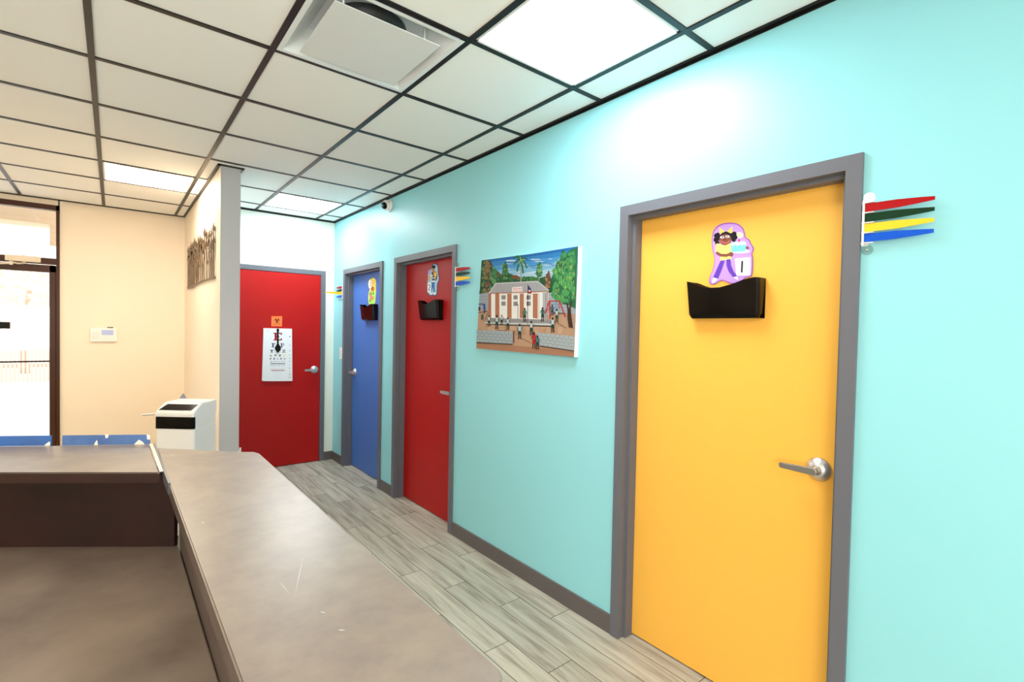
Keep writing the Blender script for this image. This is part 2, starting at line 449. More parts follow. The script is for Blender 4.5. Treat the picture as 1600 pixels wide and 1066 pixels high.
door_x('door_3', *DOORS[2], blue_m, 5.235, (0, -1, 0), 'blue door in a grey frame on the turquoise wall with number card 3')
# red door facing the camera
t = thing('door_4', (1.36, D, 0), 'red door at the corridor end with the eye chart hanging on it', 'door', kind='structure')
a, b = 0.845, 1.865
fr = MB()
for poly in ([(a, 0), (a + FW, 0), (a + FW, TOP - FW), (a, TOP)], [(b, 0), (b, TOP), (b - FW, TOP - FW), (b - FW, 0)], [(a, TOP), (a + FW, TOP - FW), (b - FW, TOP - FW), (b, TOP)]):
    fr.prism([(x, D - 0.014, z) for x, z in poly], (0, 0.02, 0), frame_m)
fr.box((a + FW - 0.012, D + 0.006, 0), (a + FW, D + 0.1, TOP - FW), frame_m).box((b - FW, D + 0.006, 0), (b - FW + 0.012, D + 0.1, TOP - FW), frame_m).box((a + FW, D + 0.006, TOP - FW), (b - FW, D + 0.1, TOP - FW + 0.012), frame_m)
fr.build('door_frame', t, fix=False)
MB().bbox((a + FW + 0.002, D - 0.008, 0.008), (b - FW - 0.003, D + 0.036, TOP - FW - 0.004), red_m, 0.001, 1).build('door_panel', t)
steel_lever(t, (1.752, D - 0.008, 1.04), (0, -1, 0), (-1, 0, 0))

# --- baseboards
def base_seg(name, segs, label):
    m = MB()
    for a, b in segs: m.bbox(a, b, base_m, 0.003, 2)
    struct(m.build(name), label, 'baseboard')
bh = 0.097
base_seg('baseboard_right', [((W - 0.012, BY, 0), (W + 0.002, DOORS[0][0] - 0.001, bh)), ((W - 0.012, DOORS[0][1] + 0.001, 0), (W + 0.002, DOORS[1][0] - 0.001, bh)),
         ((W - 0.012, DOORS[1][1] + 0.001, 0), (W + 0.002, DOORS[2][0] - 0.001, bh)), ((W - 0.012, DOORS[2][1] + 0.001, 0), (W + 0.002, D, bh))], 'grey baseboard along the turquoise wall')
base_seg('baseboard_corridor', [((1.866, D - 0.012, 0), (W - 0.012, D, bh))], 'short grey baseboard piece under the white wall right of the far red door')
base_seg('baseboard_divider', [((0.612, 4.281, 0), (0.6245, E, bh)), ((0.758, 4.281, 0), (0.770, D, bh)), ((0.612, 4.269, 0), (0.770, 4.281, bh))], 'grey baseboard round the dividing wall')
struct(MB().bbox((0.760, 4.262, 0.1), (0.772, 4.276, 0.575), whitep, 0.002, 2).bbox((0.748, 4.262, 0.1), (0.772, 4.280, 0.55), whitep, 0.002, 2).build('trim_3'), 'small white corner guard on the right edge of the grey divider end', 'trim')

# --- glass entrance (storefront)
t = thing('door_5', (-0.9, E + 0.04, 0), 'brown framed glass entrance door with transom window at far left', 'door', kind='structure')
y0, y1 = E - 0.02, E + 0.06
fr = MB()
fr.bbox((GX1 - 0.026, y0, 0), (GX1, y1, FT), bronze, 0.002, 1)
fr.bbox((GX0, y0, 0), (GX0 + 0.045, y1, FT), bronze, 0.002, 1)
fr.bbox((GX0, y0, FT - 0.05), (GX1, y1, FT), bronze, 0.002, 1)
fr.bbox((GX0, y0, 2.082), (GX1 - 0.02, y1, 2.142), bronze, 0.002, 1)
fr.bbox((-1.42, y0, 0), (-1.375, y1, 2.09), bronze, 0.002, 1)
fr.build('door_frame', t, fix=False)
dl = MB()
dx0, dx1 = -1.37, GX1 - 0.028
dl.bbox((dx1 - 0.048, y0 + 0.012, 0.02), (dx1, y1 - 0.01, 2.074), bronze, 0.003, 1).bbox((dx0, y0 + 0.012, 0.02), (dx0 + 0.048, y1 - 0.01, 2.074), bronze, 0.003, 1)
dl.bbox((dx0, y0 + 0.012, 2.004), (dx1, y1 - 0.01, 2.074), bronze, 0.003, 1).bbox((dx0, y0 + 0.012, 0.02), (dx1, y1 - 0.01, 0.2), bronze, 0.003, 1)
dl.box((dx0 + 0.04, E + 0.0, 1.122), (dx1 - 0.04, E + 0.02, 1.136), blackm)
dl.build('door_leaf', t, fix=False)
gl = glass('clear_glass')
MB().box((dx0 + 0.045, E + 0.018, 0.19), (dx1 - 0.045, E + 0.022, 2.01), gl).build('door_glass', t)
MB().box((GX0 + 0.04, E + 0.018, 2.13), (GX1 - 0.022, E + 0.022, FT - 0.045), gl).build('transom_glass', t)
MB().box((GX0 + 0.04, E + 0.018, 0.0), (-1.42, E + 0.022, 2.09), gl).build('sidelight_glass', t)
dc = mat('closer_beige', (226, 208, 182), 0.4)
cl = MB().bbox((-0.79, y0 - 0.045, 2.088), (-0.548, y0 + 0.001, 2.143), dc, 0.004, 2).bbox((-0.575, y0 - 0.048, 2.09), (-0.547, y0, 2.14), dc, 0.003, 1)
cl.tube([(-0.665, y0 - 0.025, 2.15), (-0.665, y0 - 0.025, 2.078)], 0.014, dc, 14)
co = cl.build('door_closer', t)
MB().tube([(-0.665, y0 - 0.03, 2.072), (-0.70, y0 - 0.06, 2.064), (-0.735, y0 - 0.10, 2.068)], 0.0075, dc, 8).bbox((-0.755, y0 - 0.115, 2.045), (-0.728, y0 - 0.09, 2.078), dc, 0.003, 1).tube([(-0.745, y0 - 0.10, 2.058), (-0.84, y0 - 0.07, 2.05), (-0.93, y0 - 0.0, 2.045)], 0.0075, dc, 8).build('closer_arm', co)
MB().bbox((-0.90, y0 - 0.03, 1.445), (-0.762, y0 + 0.03, 1.51), blackm, 0.004, 1).bbox((-0.775, y0 - 0.034, 1.45), (-0.760, y0 - 0.028, 1.505), blackm, 0.001, 1).build('dark_box', t)

# --- outside world beyond the glass
gnd = mat('pale_paving', (236, 232, 228), 0.8, mottle=(224, 214, 210), mscale=1.2)
struct(MB().box((-30, E + 0.14, -0.15), (25, 40, -0.02), gnd).build('ground'), 'pale sunlit paving outside the glass door', 'ground')
soff = mat('soffit_beige', (250, 222, 190), 0.7)
struct(MB().box((-8, E + 0.45, 2.54), (3, E + 0.8, 2.98), soff).box((-0.52, E + 0.45, 2.32), (-0.455, E + 0.55, 2.54), soff).build('soffit'), 'beige overhang above the entrance seen through the transom', 'overhang')
fence_m = mat('pale_pink_fence', (236, 200, 188), 0.8)
t = thing('picket_fence', (-2.0, 17, 0), 'pale pink picket fence outside seen through the glass door', 'fence')
for z_ in (0.35, 1.3): MB().box((-5.2, 17.02, z_), (1, 17.06, z_ + 0.1), fence_m).build('rail', t, fix=False)
for i in range(70):
    x = -4.6 + i * 0.075
    MB().prism([(x, 17, 0), (x + 0.05, 17, 0), (x + 0.05, 17, 1.55), (x + 0.025, 17, 1.62), (x, 17, 1.55)], (0, 0.02, 0), fence_m).build('picket', t, fix=False)
t = thing('leafy_tree', (-2.0, 20, 0), 'sunlit pale leafy tree outside beyond the picket fence', 'tree')
MB().tube([(-2.0, 20, -0.02), (-2.05, 20, 1.2), (-1.9, 20.1, 2.4)], [0.12, 0.09, 0.06], mat('bark_pale', (200, 170, 150), 0.8), 10).build('trunk', t)
lv = MB(); lm = mat('leaf_pale', (240, 238, 214), 0.8); lm2 = mat('leaf_pale_warm', (240, 220, 200), 0.8)
for i in range(900):
    th, ph, r = random.uniform(0, 6.28), random.uniform(-1, 1), random.uniform(0.5, 1.0) ** 0.5
    c = Vector((-1.7 + 1.3 * r * math.cos(th) * math.sqrt(1 - ph * ph), 20 + 1.0 * r * math.sin(th) * math.sqrt(1 - ph * ph), 2.6 + 0.8 * r * ph))
    a = Vector((random.uniform(-1, 1), random.uniform(-1, 1), random.uniform(-1, 1))).normalized() * 0.09
    b = a.cross(Vector((random.uniform(-1, 1), random.uniform(-1, 1), 1))).normalized() * 0.045
    lv.add([c - a, c + b, c + a, c - b], [(0, 1, 2, 3)], lm if i % 3 else lm2)
lv.build('foliage', t, fix=False)

# ================================================================== RECEPTION DESK
DT = 1.07
t = thing('reception_desk', (0.2, 1.3, 0), 'grey-brown laminate reception desk with raised counter and sunken work surface', 'reception desk')
def slab(poly, z0, z1, m, name, r=0.003, side=None):
    bm = bmesh.new(); vs = [bm.verts.new((x, y, z0)) for x, y in poly]; f = bm.faces.new(vs)
    g = bmesh.ops.extrude_face_region(bm, geom=[f])
    for e in g['geom']:
        if isinstance(e, bmesh.types.BMVert): e.co.z = z1
    bmesh.ops.recalc_face_normals(bm, faces=bm.faces)
    bmesh.ops.bevel(bm, geom=[e for e in bm.edges if abs(e.verts[0].co.z - e.verts[1].co.z) < 1e-6], offset=r, segments=2, affect='EDGES')
    o = MB().bm(bm, m).build(name, t)
    if side:
        o.data.materials.append(side)
        for p_ in o.data.polygons:
            if p_.normal.z < 0.5: p_.material_index = 1
    return o
corner = [(0.409 - 0.04 + 0.04 * math.cos(a_), 0.485 + 0.04 + 0.04 * math.sin(a_)) for a_ in [math.radians(-90 + 10 * i_) for i_ in range(10)]]
slab([(0.129, 0.485)] + corner + [(0.409, 1.93), (0.398, 1.966), (0.36, 1.992), (0.124, 2.222)], DT - 0.04, DT, counter_m, 'raised_counter', side=edge_m)
# far counter runs off at an angle to the left
ux, uy = -0.861, 0.508
def along(px, py, d): return (px + ux * d, py + uy * d)
A0, A1 = (0.106, 2.306), (0.111, 1.853)
slab([A1, A0, along(*A0, 1.9), (A1[0] - 0.8195 * 1.9, A1[1] + 0.573 * 1.9)], DT - 0.035, DT - 0.001, counter_m, 'far_counter', side=panel_m)
slab([(0.176, 2.05), (0.18, 0.44), (-1.6, 0.30), (-1.6, 2.9), (-1.15, 2.98)], 0.725, 0.76, work_m, 'work_surface')
pm = MB()
pm.box((0.18, 0.52, 0.0), (0.20, 2.07, DT - 0.04), edge_m)
pm.build('inner_side_panel', t)
pm = MB()
P0, P1 = Vector((0.176, 2.05, 0)), Vector((-1.30, 3.12, 0))
n_ = (P1 - P0).normalized().cross(Vector((0, 0, 1))) * -0.02
pm.prism([P0, P1, P1 + n_, P0 + n_], (0, 0, DT - 0.035), panel_m)
pm.build('inner_back_panel', t)
MB().box((0.36, 0.54, 0.0), (0.385, 1.9, DT - 0.04), panel_m).box((0.20, 0.54, 0.0), (0.36, 0.565, DT - 0.04), panel_m).box((0.20, 1.98, 0.0), (0.30, 2.0, DT - 0.04), panel_m).build('outer_panel', t, fix=False)
# light strip where the two counters meet
st = MB(); zt = DT + 0.001
stm = mat('pale_strip', (206, 202, 194), 0.35); dkm = mat('dark_strip', (74, 76, 82), 0.3)
st.prism([(0.107, 2.30, zt - 0.002), (0.116, 2.30, zt - 0.002), (0.1225, 1.86, zt - 0.002), (0.1115, 1.86, zt - 0.002)], (0, 0, 0.004), stm)
st.prism([(0.117, 2.30, DT - 0.03), (0.124, 2.30, DT - 0.03), (0.1285, 1.70, DT - 0.03), (0.1225, 1.70, DT - 0.03)], (0, 0, 0.033), dkm)
st.build('joint_strip', t, fix=False)
# scratches on the raised counter
sm_ = mat('scratch_pale', (178, 168, 158), 0.4); sc = MB()
for (xa, ya), (xb, yb), w_ in (((0.297, 1.019), (0.238, 0.864), 0.0012), ((0.232, 0.945), (0.236, 0.880), 0.001), ((0.155, 2.07), (0.166, 2.055), 0.008), ((0.16, 1.33), (0.164, 1.32), 0.004), ((0.26, 0.80), (0.266, 0.79), 0.003), ((0.265, 0.735), (0.275, 0.727), 0.004)):
    d_ = Vector((xb - xa, yb - ya, 0)).normalized(); q_ = Vector((-d_.y, d_.x, 0)) * w_ / 2
    a_, b_ = Vector((xa, ya, DT + 0.0003)), Vector((xb, yb, DT + 0.0003))
    MB().add([a_, (a_ + b_) / 2 - q_, b_, (a_ + b_) / 2 + q_], [(0, 1, 2, 3)], sm_).build('scratch', t, fix=False)

# blue edging boards standing on the back of the far counter
bl = mat('blue_board', (38, 96, 176), 0.5, mottle=(44, 84, 150), mscale=12)
bl2 = mat('blue_board_dull', (66, 104, 164), 0.5, mottle=(54, 84, 140), mscale=12)
def board(d0, d1, m, label):
    a_, b_ = along(*A0, d0), along(*A0, d1); q_ = Vector((-uy, ux, 0)) * -0.006
    zz = DT - 0.001
    o = MB().prism([(a_[0], a_[1], zz), (b_[0], b_[1], zz), (b_[0] + q_.x, b_[1] + q_.y, zz), (a_[0] + q_.x, a_[1] + q_.y, zz)], (0, 0, 0.037), m).build('blue_edge_board')
    tag(o, label, 'edge board', 'blue edge boards along the far counter')
def dpx(px):   # distance along the far edge for a point seen at this column of the reference view
    return (233 - px) / 233.0 * 0.497 * 1.0
board(0.0, 0.2935, bl2, 'longer dull blue edge board on the far counter between brown post and corner')
board(0.331, 1.3, bl, 'brighter blue edge board on the far counter left of the brown post')
pap = mat('torn_paper', (246, 234, 216), 0.7)
def scrap(d0, d1, pts, label):
    q_ = Vector((-uy, ux, 0)) * 0.0012
    vs = []
    for f_, z_ in pts:
        a_ = along(*A0, d0 + (d1 - d0) * f_); vs.append((a_[0] + q_.x, a_[1] + q_.y, DT + z_))
    o = MB().prism(vs, tuple(q_ * -0.6), pap).build('paper_scrap'); tag(o, label, 'paper', 'torn paper scraps on the blue edge boards')
scrap(0.0144, 0.0516, [(0, 0.0), (0.25, 0.011), (0.55, 0.017), (1, 0.0)], 'widest torn paper scrap at the right end of the blue edging')
scrap(0.174, 0.187, [(0, 0.0), (0.2, 0.018), (0.7, 0.010), (1, 0.0)], 'thin torn paper scrap at mid length of the blue edging')
scrap(0.333, 0.352, [(0, 0.0), (0, 0.015), (0.4, 0.011), (1, 0.0)], 'torn paper scrap touching the left side of the brown post')
scrap(0.1377, 0.150, [(0, 0.038), (0.2, 0.027), (0.8, 0.024), (1, 0.038)], 'small paper scrap folded over the top of the blue edging')
scrap(-0.004, 0.008, [(0, 0.018), (0, 0.036), (1, 0.036), (0.8, 0.018)], 'square white paper scrap at the upper right corner of the blue edging')

# ================================================================== WALL AND DOOR ITEMS
# --- black wall pockets
def pocket(yr, wdt, label):
    """yr: right (near) edge y on the door face; opens upward, front leans out"""
    X = W + 0.0795
    t = thing('wall_pocket', (X, yr + wdt / 2, 1.598), label, 'wall pocket', 'black wall pockets on the doors')
    zb = 1.598
    def wave(s, lo=0.0): # s 0 (left, far) .. 1 (right, near)
        return 1.742 + 0.032 * math.cos(s * math.pi * 1.55 + 0.25) * (1 if s < 0.3 else 1) + 0.030 * max(0, (s - 0.45) / 0.55) ** 0.8 - 0.004
    def zt(s):
        p = [(0, 1.762), (0.08, 1.758), (0.2, 1.741), (0.33, 1.728), (0.5, 1.727), (0.65, 1.737), (0.8, 1.752), (0.92, 1.760), (1, 1.759)]
        for (a, za), (b, zb_) in zip(p, p[1:]):
            if s <= b:
                f = (s - a) / (b - a); f = f * f * (3 - 2 * f) if False else f
                return za + (zb_ - za) * f
        return p[-1][1]
    # horizontal section path: left side, rounded corner, front, rounded corner, right side
    path = []
    def sect(depth, r=0.018, n=6):
        L = yr + wdt; pts = [(0, L)]
        for i in range(n + 1):
            a = math.pi / 2 * i / n; pts.append((depth - r + r * math.sin(a), L - r + r * math.cos(a)))
        for i in range(1, 12): pts.append((depth, L - r - (wdt - 2 * r) * i / 12))
        for i in range(n + 1):
            a = math.pi / 2 * i / n; pts.append((depth - r + r * math.cos(a), yr + r - r * math.sin(a)))
        pts.append((0, yr)); return pts
    lv = 10; bm = bmesh.new(); rows = []
    for i in range(lv + 1):
        f = i / lv
        dep = 0.045 + 0.020 * f
        if i == 0: dep = 0.038
        row = []
        for (dx, y) in sect(dep):
            s = (yr + wdt - y) / wdt
            inset = 0.006 * (1 - f) ** 2 if f < 0.3 else 0
            z = zb + (zt(s) - zb) * (f ** 1.0)
            yy_ = y + (-0.0 + (0.5 - (1 - s)) * -0.0)
            taper = 0.012 * (1 - f) + (0.014 if i == 0 else 0)
            yy_ = y + taper * (1 if s > 0.5 else -1) * (1 if s > 0.5 else 1) * 0.5
            row.append(bm.verts.new((X - dx, yy_, z)))
        rows.append(row)
    for a, b in zip(rows, rows[1:]):
        for i in range(len(a) - 1): bm.faces.new((a[i], a[i + 1], b[i + 1], b[i]))
    bm.faces.new(rows[0])
    bmesh.ops.recalc_face_normals(bm, faces=bm.faces)
    bmesh.ops.solidify(bm, geom=list(bm.faces), thickness=0.0025)
    MB().bm(bm, blackp, smooth=False).build('pocket_front', t)
    bk = [(X, yr + wdt * (1 - s), zt(s)) for s in [i / 16 for i in range(17)]] + [(X, yr, zb), (X, yr + wdt, zb)]
    MB().prism(bk, (-0.003, 0, 0), blackp).build('back_plate', t)
pocket(0.908, 0.322, 'glossy black wall pocket on the yellow door')
pocket(3.405, 0.32, 'glossy black wall pocket on the red door numbered 2')
pocket(4.655, 0.32, 'glossy black wall pocket on the blue door')

# --- character number cards
def scl(pts, f):
    cx_ = sum(p[0] for p in pts) / len(pts); cy_ = sum(p[1] for p in pts) / len(pts)
    return [(cx_ + (x - cx_) * f, cy_ + (y - cy_) * f) for x, y in pts]
def smooth_poly(pts, it=2):
    for _ in range(it):
        o = []
        for i in range(len(pts)):
            a, b = pts[i], pts[(i + 1) % len(pts)]
            o += [(a[0] * .75 + b[0] * .25, a[1] * .75 + b[1] * .25), (a[0] * .25 + b[0] * .75, a[1] * .25 + b[1] * .75)]
        pts = o
    return pts
DX = W + 0.0795
def card(label, w, h, corners, outline, edge, fill, inset=0.955):
    F = Flat(0, DX, -1, w, h, corners)
    out = smooth_poly(outline)
    pts = [F.P(x, y, 0) for x, y in out]
    root = MB().prism(pts, (-0.003, 0, 0), paint(edge)).build('number_card'); tag(root, label, 'door card', 'character number cards on the doors')
    F.base = 0.003
    F.poly(scl(out, inset), fill)
    return root, F
PUR = (148, 78, 176)
ol1 = [(328,600),(335,565),(362,515),(380,410),(362,370),(352,300),(350,220),(372,150),(430,108),(500,98),(575,104),(622,140),(640,195),(642,228),(684,250),(694,290),(716,312),(716,345),(698,372),(712,400),(708,560),(688,576),(645,582),(622,612),(590,632),(540,640),(490,624),(450,608),(420,608),(390,634),(350,645),(328,630)]
root, F = card('purple number card 1 showing a girl with a cake, on the yellow door', 1122, 1066, [(1.349, 2.104), (0.789, 2.007), (0.775, 1.542), (1.331, 1.532)], ol1, PUR, (184, 140, 216), 0.962)
SK = (120, 66, 52); BK = (18, 12, 16); YL = (255, 226, 110)
F.poly(ell(592, 210, 34, 26), (250, 226, 190)); F.poly(ell(592, 212, 12, 18), (255, 240, 150))
F.poly([(418,140),(470,182),(480,182),(532,132),(534,188),(420,196)], (250, 200, 90))
for c_ in ((392,215,22),(388,250,22),(400,278,20),(415,232,26),(405,205,18),(548,200,22),(558,228,20),(545,252,18),(528,215,24),(535,240,20)): F.poly(ell(*c_), BK)
F.poly([(420,215),(440,190),(478,176),(510,190),(532,212),(528,250),(425,262)], BK)
F.poly(ell(471, 250, 54, 50), SK); F.poly([(430,215),(470,200),(512,210),(500,190),(475,180),(445,190)], BK)
F.poly(ell(443, 228, 18, 10), (250, 250, 250)); F.poly(ell(490, 222, 18, 10), (250, 250, 250))
F.poly(ell(446, 227, 6, 7), BK); F.poly(ell(487, 222, 6, 7), BK); F.poly(ell(466, 247, 9, 8), (92, 44, 36))
F.stroke([(430,255),(440,270),(465,280),(495,274),(512,254)], 6, (226, 110, 110))
F.poly([(395,282),(430,290),(470,302),(515,280),(532,330),(520,430),(470,424),(426,434),(428,375),(384,352),(388,310)], YL)
F.poly(ell(474, 316, 5), (210, 150, 60)); F.poly(ell(474, 342, 5), (210, 150, 60))
F.poly([(430,432),(466,434),(440,510),(408,592),(364,580),(400,500)], (88, 54, 170)); F.poly([(480,424),(516,418),(522,475),(545,530),(580,572),(540,582),(500,530),(482,480)], (88, 54, 170))
F.poly([(366,582),(408,594),(362,634),(355,622)], (252, 252, 252)); F.poly([(538,582),(574,570),(586,604)], (252, 252, 252))
F.poly(ell(605, 352, 82, 17), (250, 250, 252))
F.poly([(520,285),(540,270),(635,262),(652,275),(652,340),(640,352),(545,360),(522,350)], (110, 206, 240)); F.poly([(520,290),(540,272),(635,264),(652,280),(648,300),(632,290),(618,304),(600,290),(580,306),(560,292),(540,308),(524,296)], (190, 236, 250))
F.poly([(586,245),(597,245),(597,272),(586,272)], (190, 40, 60))
F.stroke([(392,362),(430,385),(480,388),(530,372)], 26, SK); F.poly(ell(520, 378, 22, 20), SK); F.poly([(650,312),(665,308),(682,322),(672,332),(652,330)], SK)
F.poly([(556,420),(562,414),(686,404),(692,410),(690,556),(684,562),(574,565),(568,559)], (252, 252, 252)); F.stroke([(620,436),(615,538)], 17, BK)
F.build('printed_figure', root)
root, F = card('pale blue number card 2 showing a child in jeans, on the red corridor door', 969, 1066, [(3.876, 2.155), (2.911, 2.055), (2.895, 1.551), (3.856, 1.544)],
    [(242,150),(265,115),(310,112),(338,145),(335,260),(358,320),(348,380),(322,430),(322,520),(316,595),(285,606),(258,590),(225,608),(190,580),(170,545),(172,410),(182,330),(180,240),(200,202),(238,200)], (70, 90, 130), (160, 205, 226), 0.94)
F.poly(ell(208, 245, 22, 38), (186, 150, 200)); F.poly([(185,300),(225,290),(235,330),(215,380),(190,390)], (196, 164, 120))
F.poly([(240,240),(268,230),(312,236),(330,300),(318,370),(250,372),(244,320)], (34, 60, 60)); F.poly([(272,250),(312,245),(318,290),(300,330),(275,300)], (248, 176, 60)); F.poly([(225,300),(255,285),(262,300),(235,320)], (238, 238, 238))
F.stroke([(246,335),(305,330)], 12, (240, 240, 240)); F.stroke([(246,362),(296,355)], 12, (30, 70, 150)); F.stroke([(245,386),(290,380)], 14, (240, 240, 240))
F.poly([(240,400),(290,398),(284,430),(292,545),(272,548),(264,470),(242,550),(222,548),(242,450)], (36, 96, 170))
F.poly(ell(268, 215, 25, 34), (178, 120, 78)); F.poly(ell(272, 165, 30, 26), BK); F.poly(ell(298, 360, 12, 14), (220, 130, 80))
F.poly([(180,412),(205,402),(232,415),(236,540),(215,552),(180,546)], (250, 250, 250))
F.stroke([(192,452),(200,434),(214,432),(220,450),(212,480),(196,512),(200,518),(222,516)], 12, BK)
F.poly(ell(236, 570, 20, 15), (238, 240, 244)); F.poly(ell(288, 570, 18, 15), (238, 240, 244))
F.build('printed_figure', root)
root, F = card('yellow-green number card 3 partly tucked behind the pocket on the blue door', 640, 1066, [(5.262, 2.16), (4.314, 2.081), (4.294, 1.481), (5.238, 1.464)],
    [(262,168),(300,150),(338,168),(350,230),(346,300),(350,390),(338,470),(334,600),(222,600),(222,420),(238,368),(255,335),(232,325),(220,262),(230,190)], (226, 232, 120), (246, 190, 62), 0.93)
F.poly([(228,400),(262,360),(342,370),(334,470),(328,592),(228,592)], (168, 222, 92))
F.poly(ell(305, 240, 26, 42), (248, 168, 88)); F.poly(ell(293, 338, 28, 44), (176, 84, 48)); F.poly(ell(285, 318, 16, 18), (110, 40, 30))
F.poly(ell(262, 420, 26, 40), (150, 130, 60)); F.poly(ell(270, 480, 24, 44), (200, 110, 96)); F.poly(ell(300, 490, 18, 36), (186, 140, 70)); F.poly(ell(255, 530, 20, 28), (120, 150, 60)); F.poly(ell(306, 410, 12, 26), (60, 140, 70))
F.poly([(236,196),(262,192),(274,210),(272,320),(240,322),(230,250)], (250, 250, 250))
F.stroke([(246,226),(256,218),(264,232),(256,254),(266,272),(260,292),(247,290)], 10, BK)
F.build('printed_figure', root)

# --- door signal flags
FC = {'red': (160, 2, 8), 'green': (0, 42, 20), 'yellow': (250, 196, 40), 'blue': (4, 74, 196)}
acr = glass('clear_acrylic', (236, 244, 244), 0.12)
def flags(yh, direction, label, out=None, spread=0.0):
    t = thing('signal_flags', (W, yh, 1.90), label, 'signal flags', 'coloured signal flag sets beside the doors')
    x0_ = W - 0.018
    m = MB()
    m.box((W - 0.003, yh - direction * 0.002, 1.835), (W - 0.0005, yh + direction * 0.012, 1.985), whitep)
    m.tube([(x0_, yh, 1.835), (x0_, yh, 1.984)], 0.0035, whitep, 10)
    for i in range(5):
        z = 1.977 - i * 0.0333
        m.box((x0_ - 0.005, yh - direction * 0.004, z - 0.0012), (W - 0.001, yh + direction * 0.03, z + 0.0012), whitep)
    m.build('mounting_bracket', t, fix=False)
    for z, q in ((1.996, 1), (1.822, -1)):
        M = Matrix.Translation((W - 0.0005, yh + direction * 0.010, z)) @ Matrix.Rotation(-math.pi / 2, 4, 'Y')
        tb = MB().lathe([(0.017, 0), (0.017, 0.003)], acr, 24, M).build('acrylic_tab', t)
        MB().lathe([(0.0035, 0), (0.0035, 0.0045), (0.001, 0.005)], steel, 12, M).build('screw', tb)
    for i, c in enumerate(('red', 'green', 'yellow', 'blue')):
        zc = 1.9605 - i * 0.0333
        prof = [(0.004, -0.0135), (0.004, 0.0135), (0.09, 0.0125), (0.15, 0.008), (0.184, 0.0045), (0.184, -0.0065), (0.15, -0.0095), (0.09, -0.0135)]
        ang = spread * (i - 1.5)
        if out == c: vs = [(x0_ - s_, yh + direction * 0.002, zc + h_) for s_, h_ in prof]; vec = (0, direction * 0.003, 0)
        else: vs = [(x0_ - 0.001 - s_ * ang, yh + direction * s_, zc + h_) for s_, h_ in prof]; vec = (0.003, 0, 0)
        o = MB().prism(vs, vec, mat('flag_' + c, FC[c], 0.45, spec=0.12)).build('flag', t, origin=(x0_, yh, zc)); o['label'] = c + ' flag'
flags(0.5545, -1, 'four coloured signal flags right of the yellow door, folded toward the camera')
flags(3.0795, -1, 'four coloured signal flags between the red door and the painting')
flags(5.3745, 1, 'signal flags at the corner left of the blue door, yellow one sticking out', out='yellow')

# --- painting
t = tag(MB().add([], [], whitep) and thing('canvas_picture', (W - 0.015, 2.3, 1.39), 'unframed canvas painting of a school yard with children on the turquoise wall', 'painting'), 'unframed canvas painting of a school yard with children on the turquoise wall', 'painting')
PX = W - 0.03
F = Flat(0, PX, -1, 1066, 1066, [(2.916, 2.179), (1.726, 2.02), (1.705, 1.359), (2.887, 1.279)], 0.00003)
cor = [(122, 196), (528, 143), (926, 78), (912, 540), (890, 1003), (480, 966), (76, 930), (100, 560)]
F.gain = 0.84
canvas_m = mat('canvas_white', (238, 236, 226), 0.8, bump=0.2, bscale=500)
MB().prism([F.P(x, y, 0) for x, y in cor], (0.030, 0, 0), canvas_m).build('stretched_canvas', t)
full = [(122, 196), (528, 143), (926, 78), (890, 1003), (480, 966), (76, 930)]
F.poly(full, (44, 128, 198))
rnd = random.Random(3)
def band(y0, y1, col):   # sky band following the top edge slope
    F.poly([(122, 196 + y0), (526, 143 + y0), (924, 78 + y0), (922, 78 + y1), (526, 143 + y1), (120, 196 + y1)], col)
band(0, 22, (28, 100, 178)); band(60, 100, (70, 152, 214)); band(100, 240, (120, 184, 222)); band(150, 260, (168, 210, 230))
cl_ = []
for i in range(46):
    x = rnd.uniform(200, 760); y = rnd.uniform(190, 320)
    cl_.append(ell(x, y - (x - 400) * 0.06, rnd.uniform(14, 46), rnd.uniform(2, 6), 12))
F.many(cl_[:23], (196, 222, 236)); F.many(cl_[23:], (60, 136, 206))
F.stroke([(510,250),(530,245),(545,250),(560,240),(585,236)], 3, (40, 60, 90)); F.stroke([(630,215),(650,222),(665,215),(690,228)], 3, (40, 60, 90))
# hills and tree line
F.poly([(120,330),(190,240),(240,270),(290,320),(340,300),(390,320),(430,345),(470,335),(540,330),(600,345),(650,330),(700,345),(740,300),(900,300),(900,470),(100,475)], (32, 84, 48))
F.poly([(370,320),(410,318),(445,338),(440,360),(370,360)], (104, 66, 40)); F.poly([(215,262),(250,280),(300,335),(240,330)], (86, 84, 40))
def bushes(x0, y0, x1, y1, n, r, cols, seed):
    q = random.Random(seed); g = {}
    for i in range(n):
        c = q.choice(cols); g.setdefault(c, []).append(ell(q.uniform(x0, x1), q.uniform(y0, y1), q.uniform(r * .5, r), q.uniform(r * .5, r) * 1.1, 10))
    for c in sorted(g): F.many(g[c], c)
bushes(460, 335, 690, 370, 40, 14, [(40, 100, 52), (64, 124, 62), (28, 78, 44)], 5)
bushes(250, 340, 430, 372, 26, 13, [(36, 92, 52), (54, 110, 60), (24, 68, 44)], 6)
F.poly([(120,198),(170,190),(200,205),(215,250),(240,310),(245,370),(225,420),(200,462),(104,474)], (26, 66, 44))
bushes(125, 205, 165, 465, 34, 16, [(70, 110, 48), (120, 120, 50), (42, 88, 48)], 8)
bushes(162, 215, 196, 465, 30, 15, [(122, 84, 60), (140, 100, 66), (92, 70, 50)], 9)
bushes(196, 250, 238, 440, 34, 15, [(58, 126, 72), (88, 150, 88), (36, 92, 56)], 10)
F.poly([(318,205),(335,235),(342,290),(350,350),(340,372),(282,372),(292,300),(298,240)], (30, 78, 46)); bushes(300, 225, 334, 365, 26, 12, [(60, 118, 56), (96, 142, 70), (40, 92, 50)], 11)
F.stroke([(452,200),(448,375)], 10, (150, 156, 148))
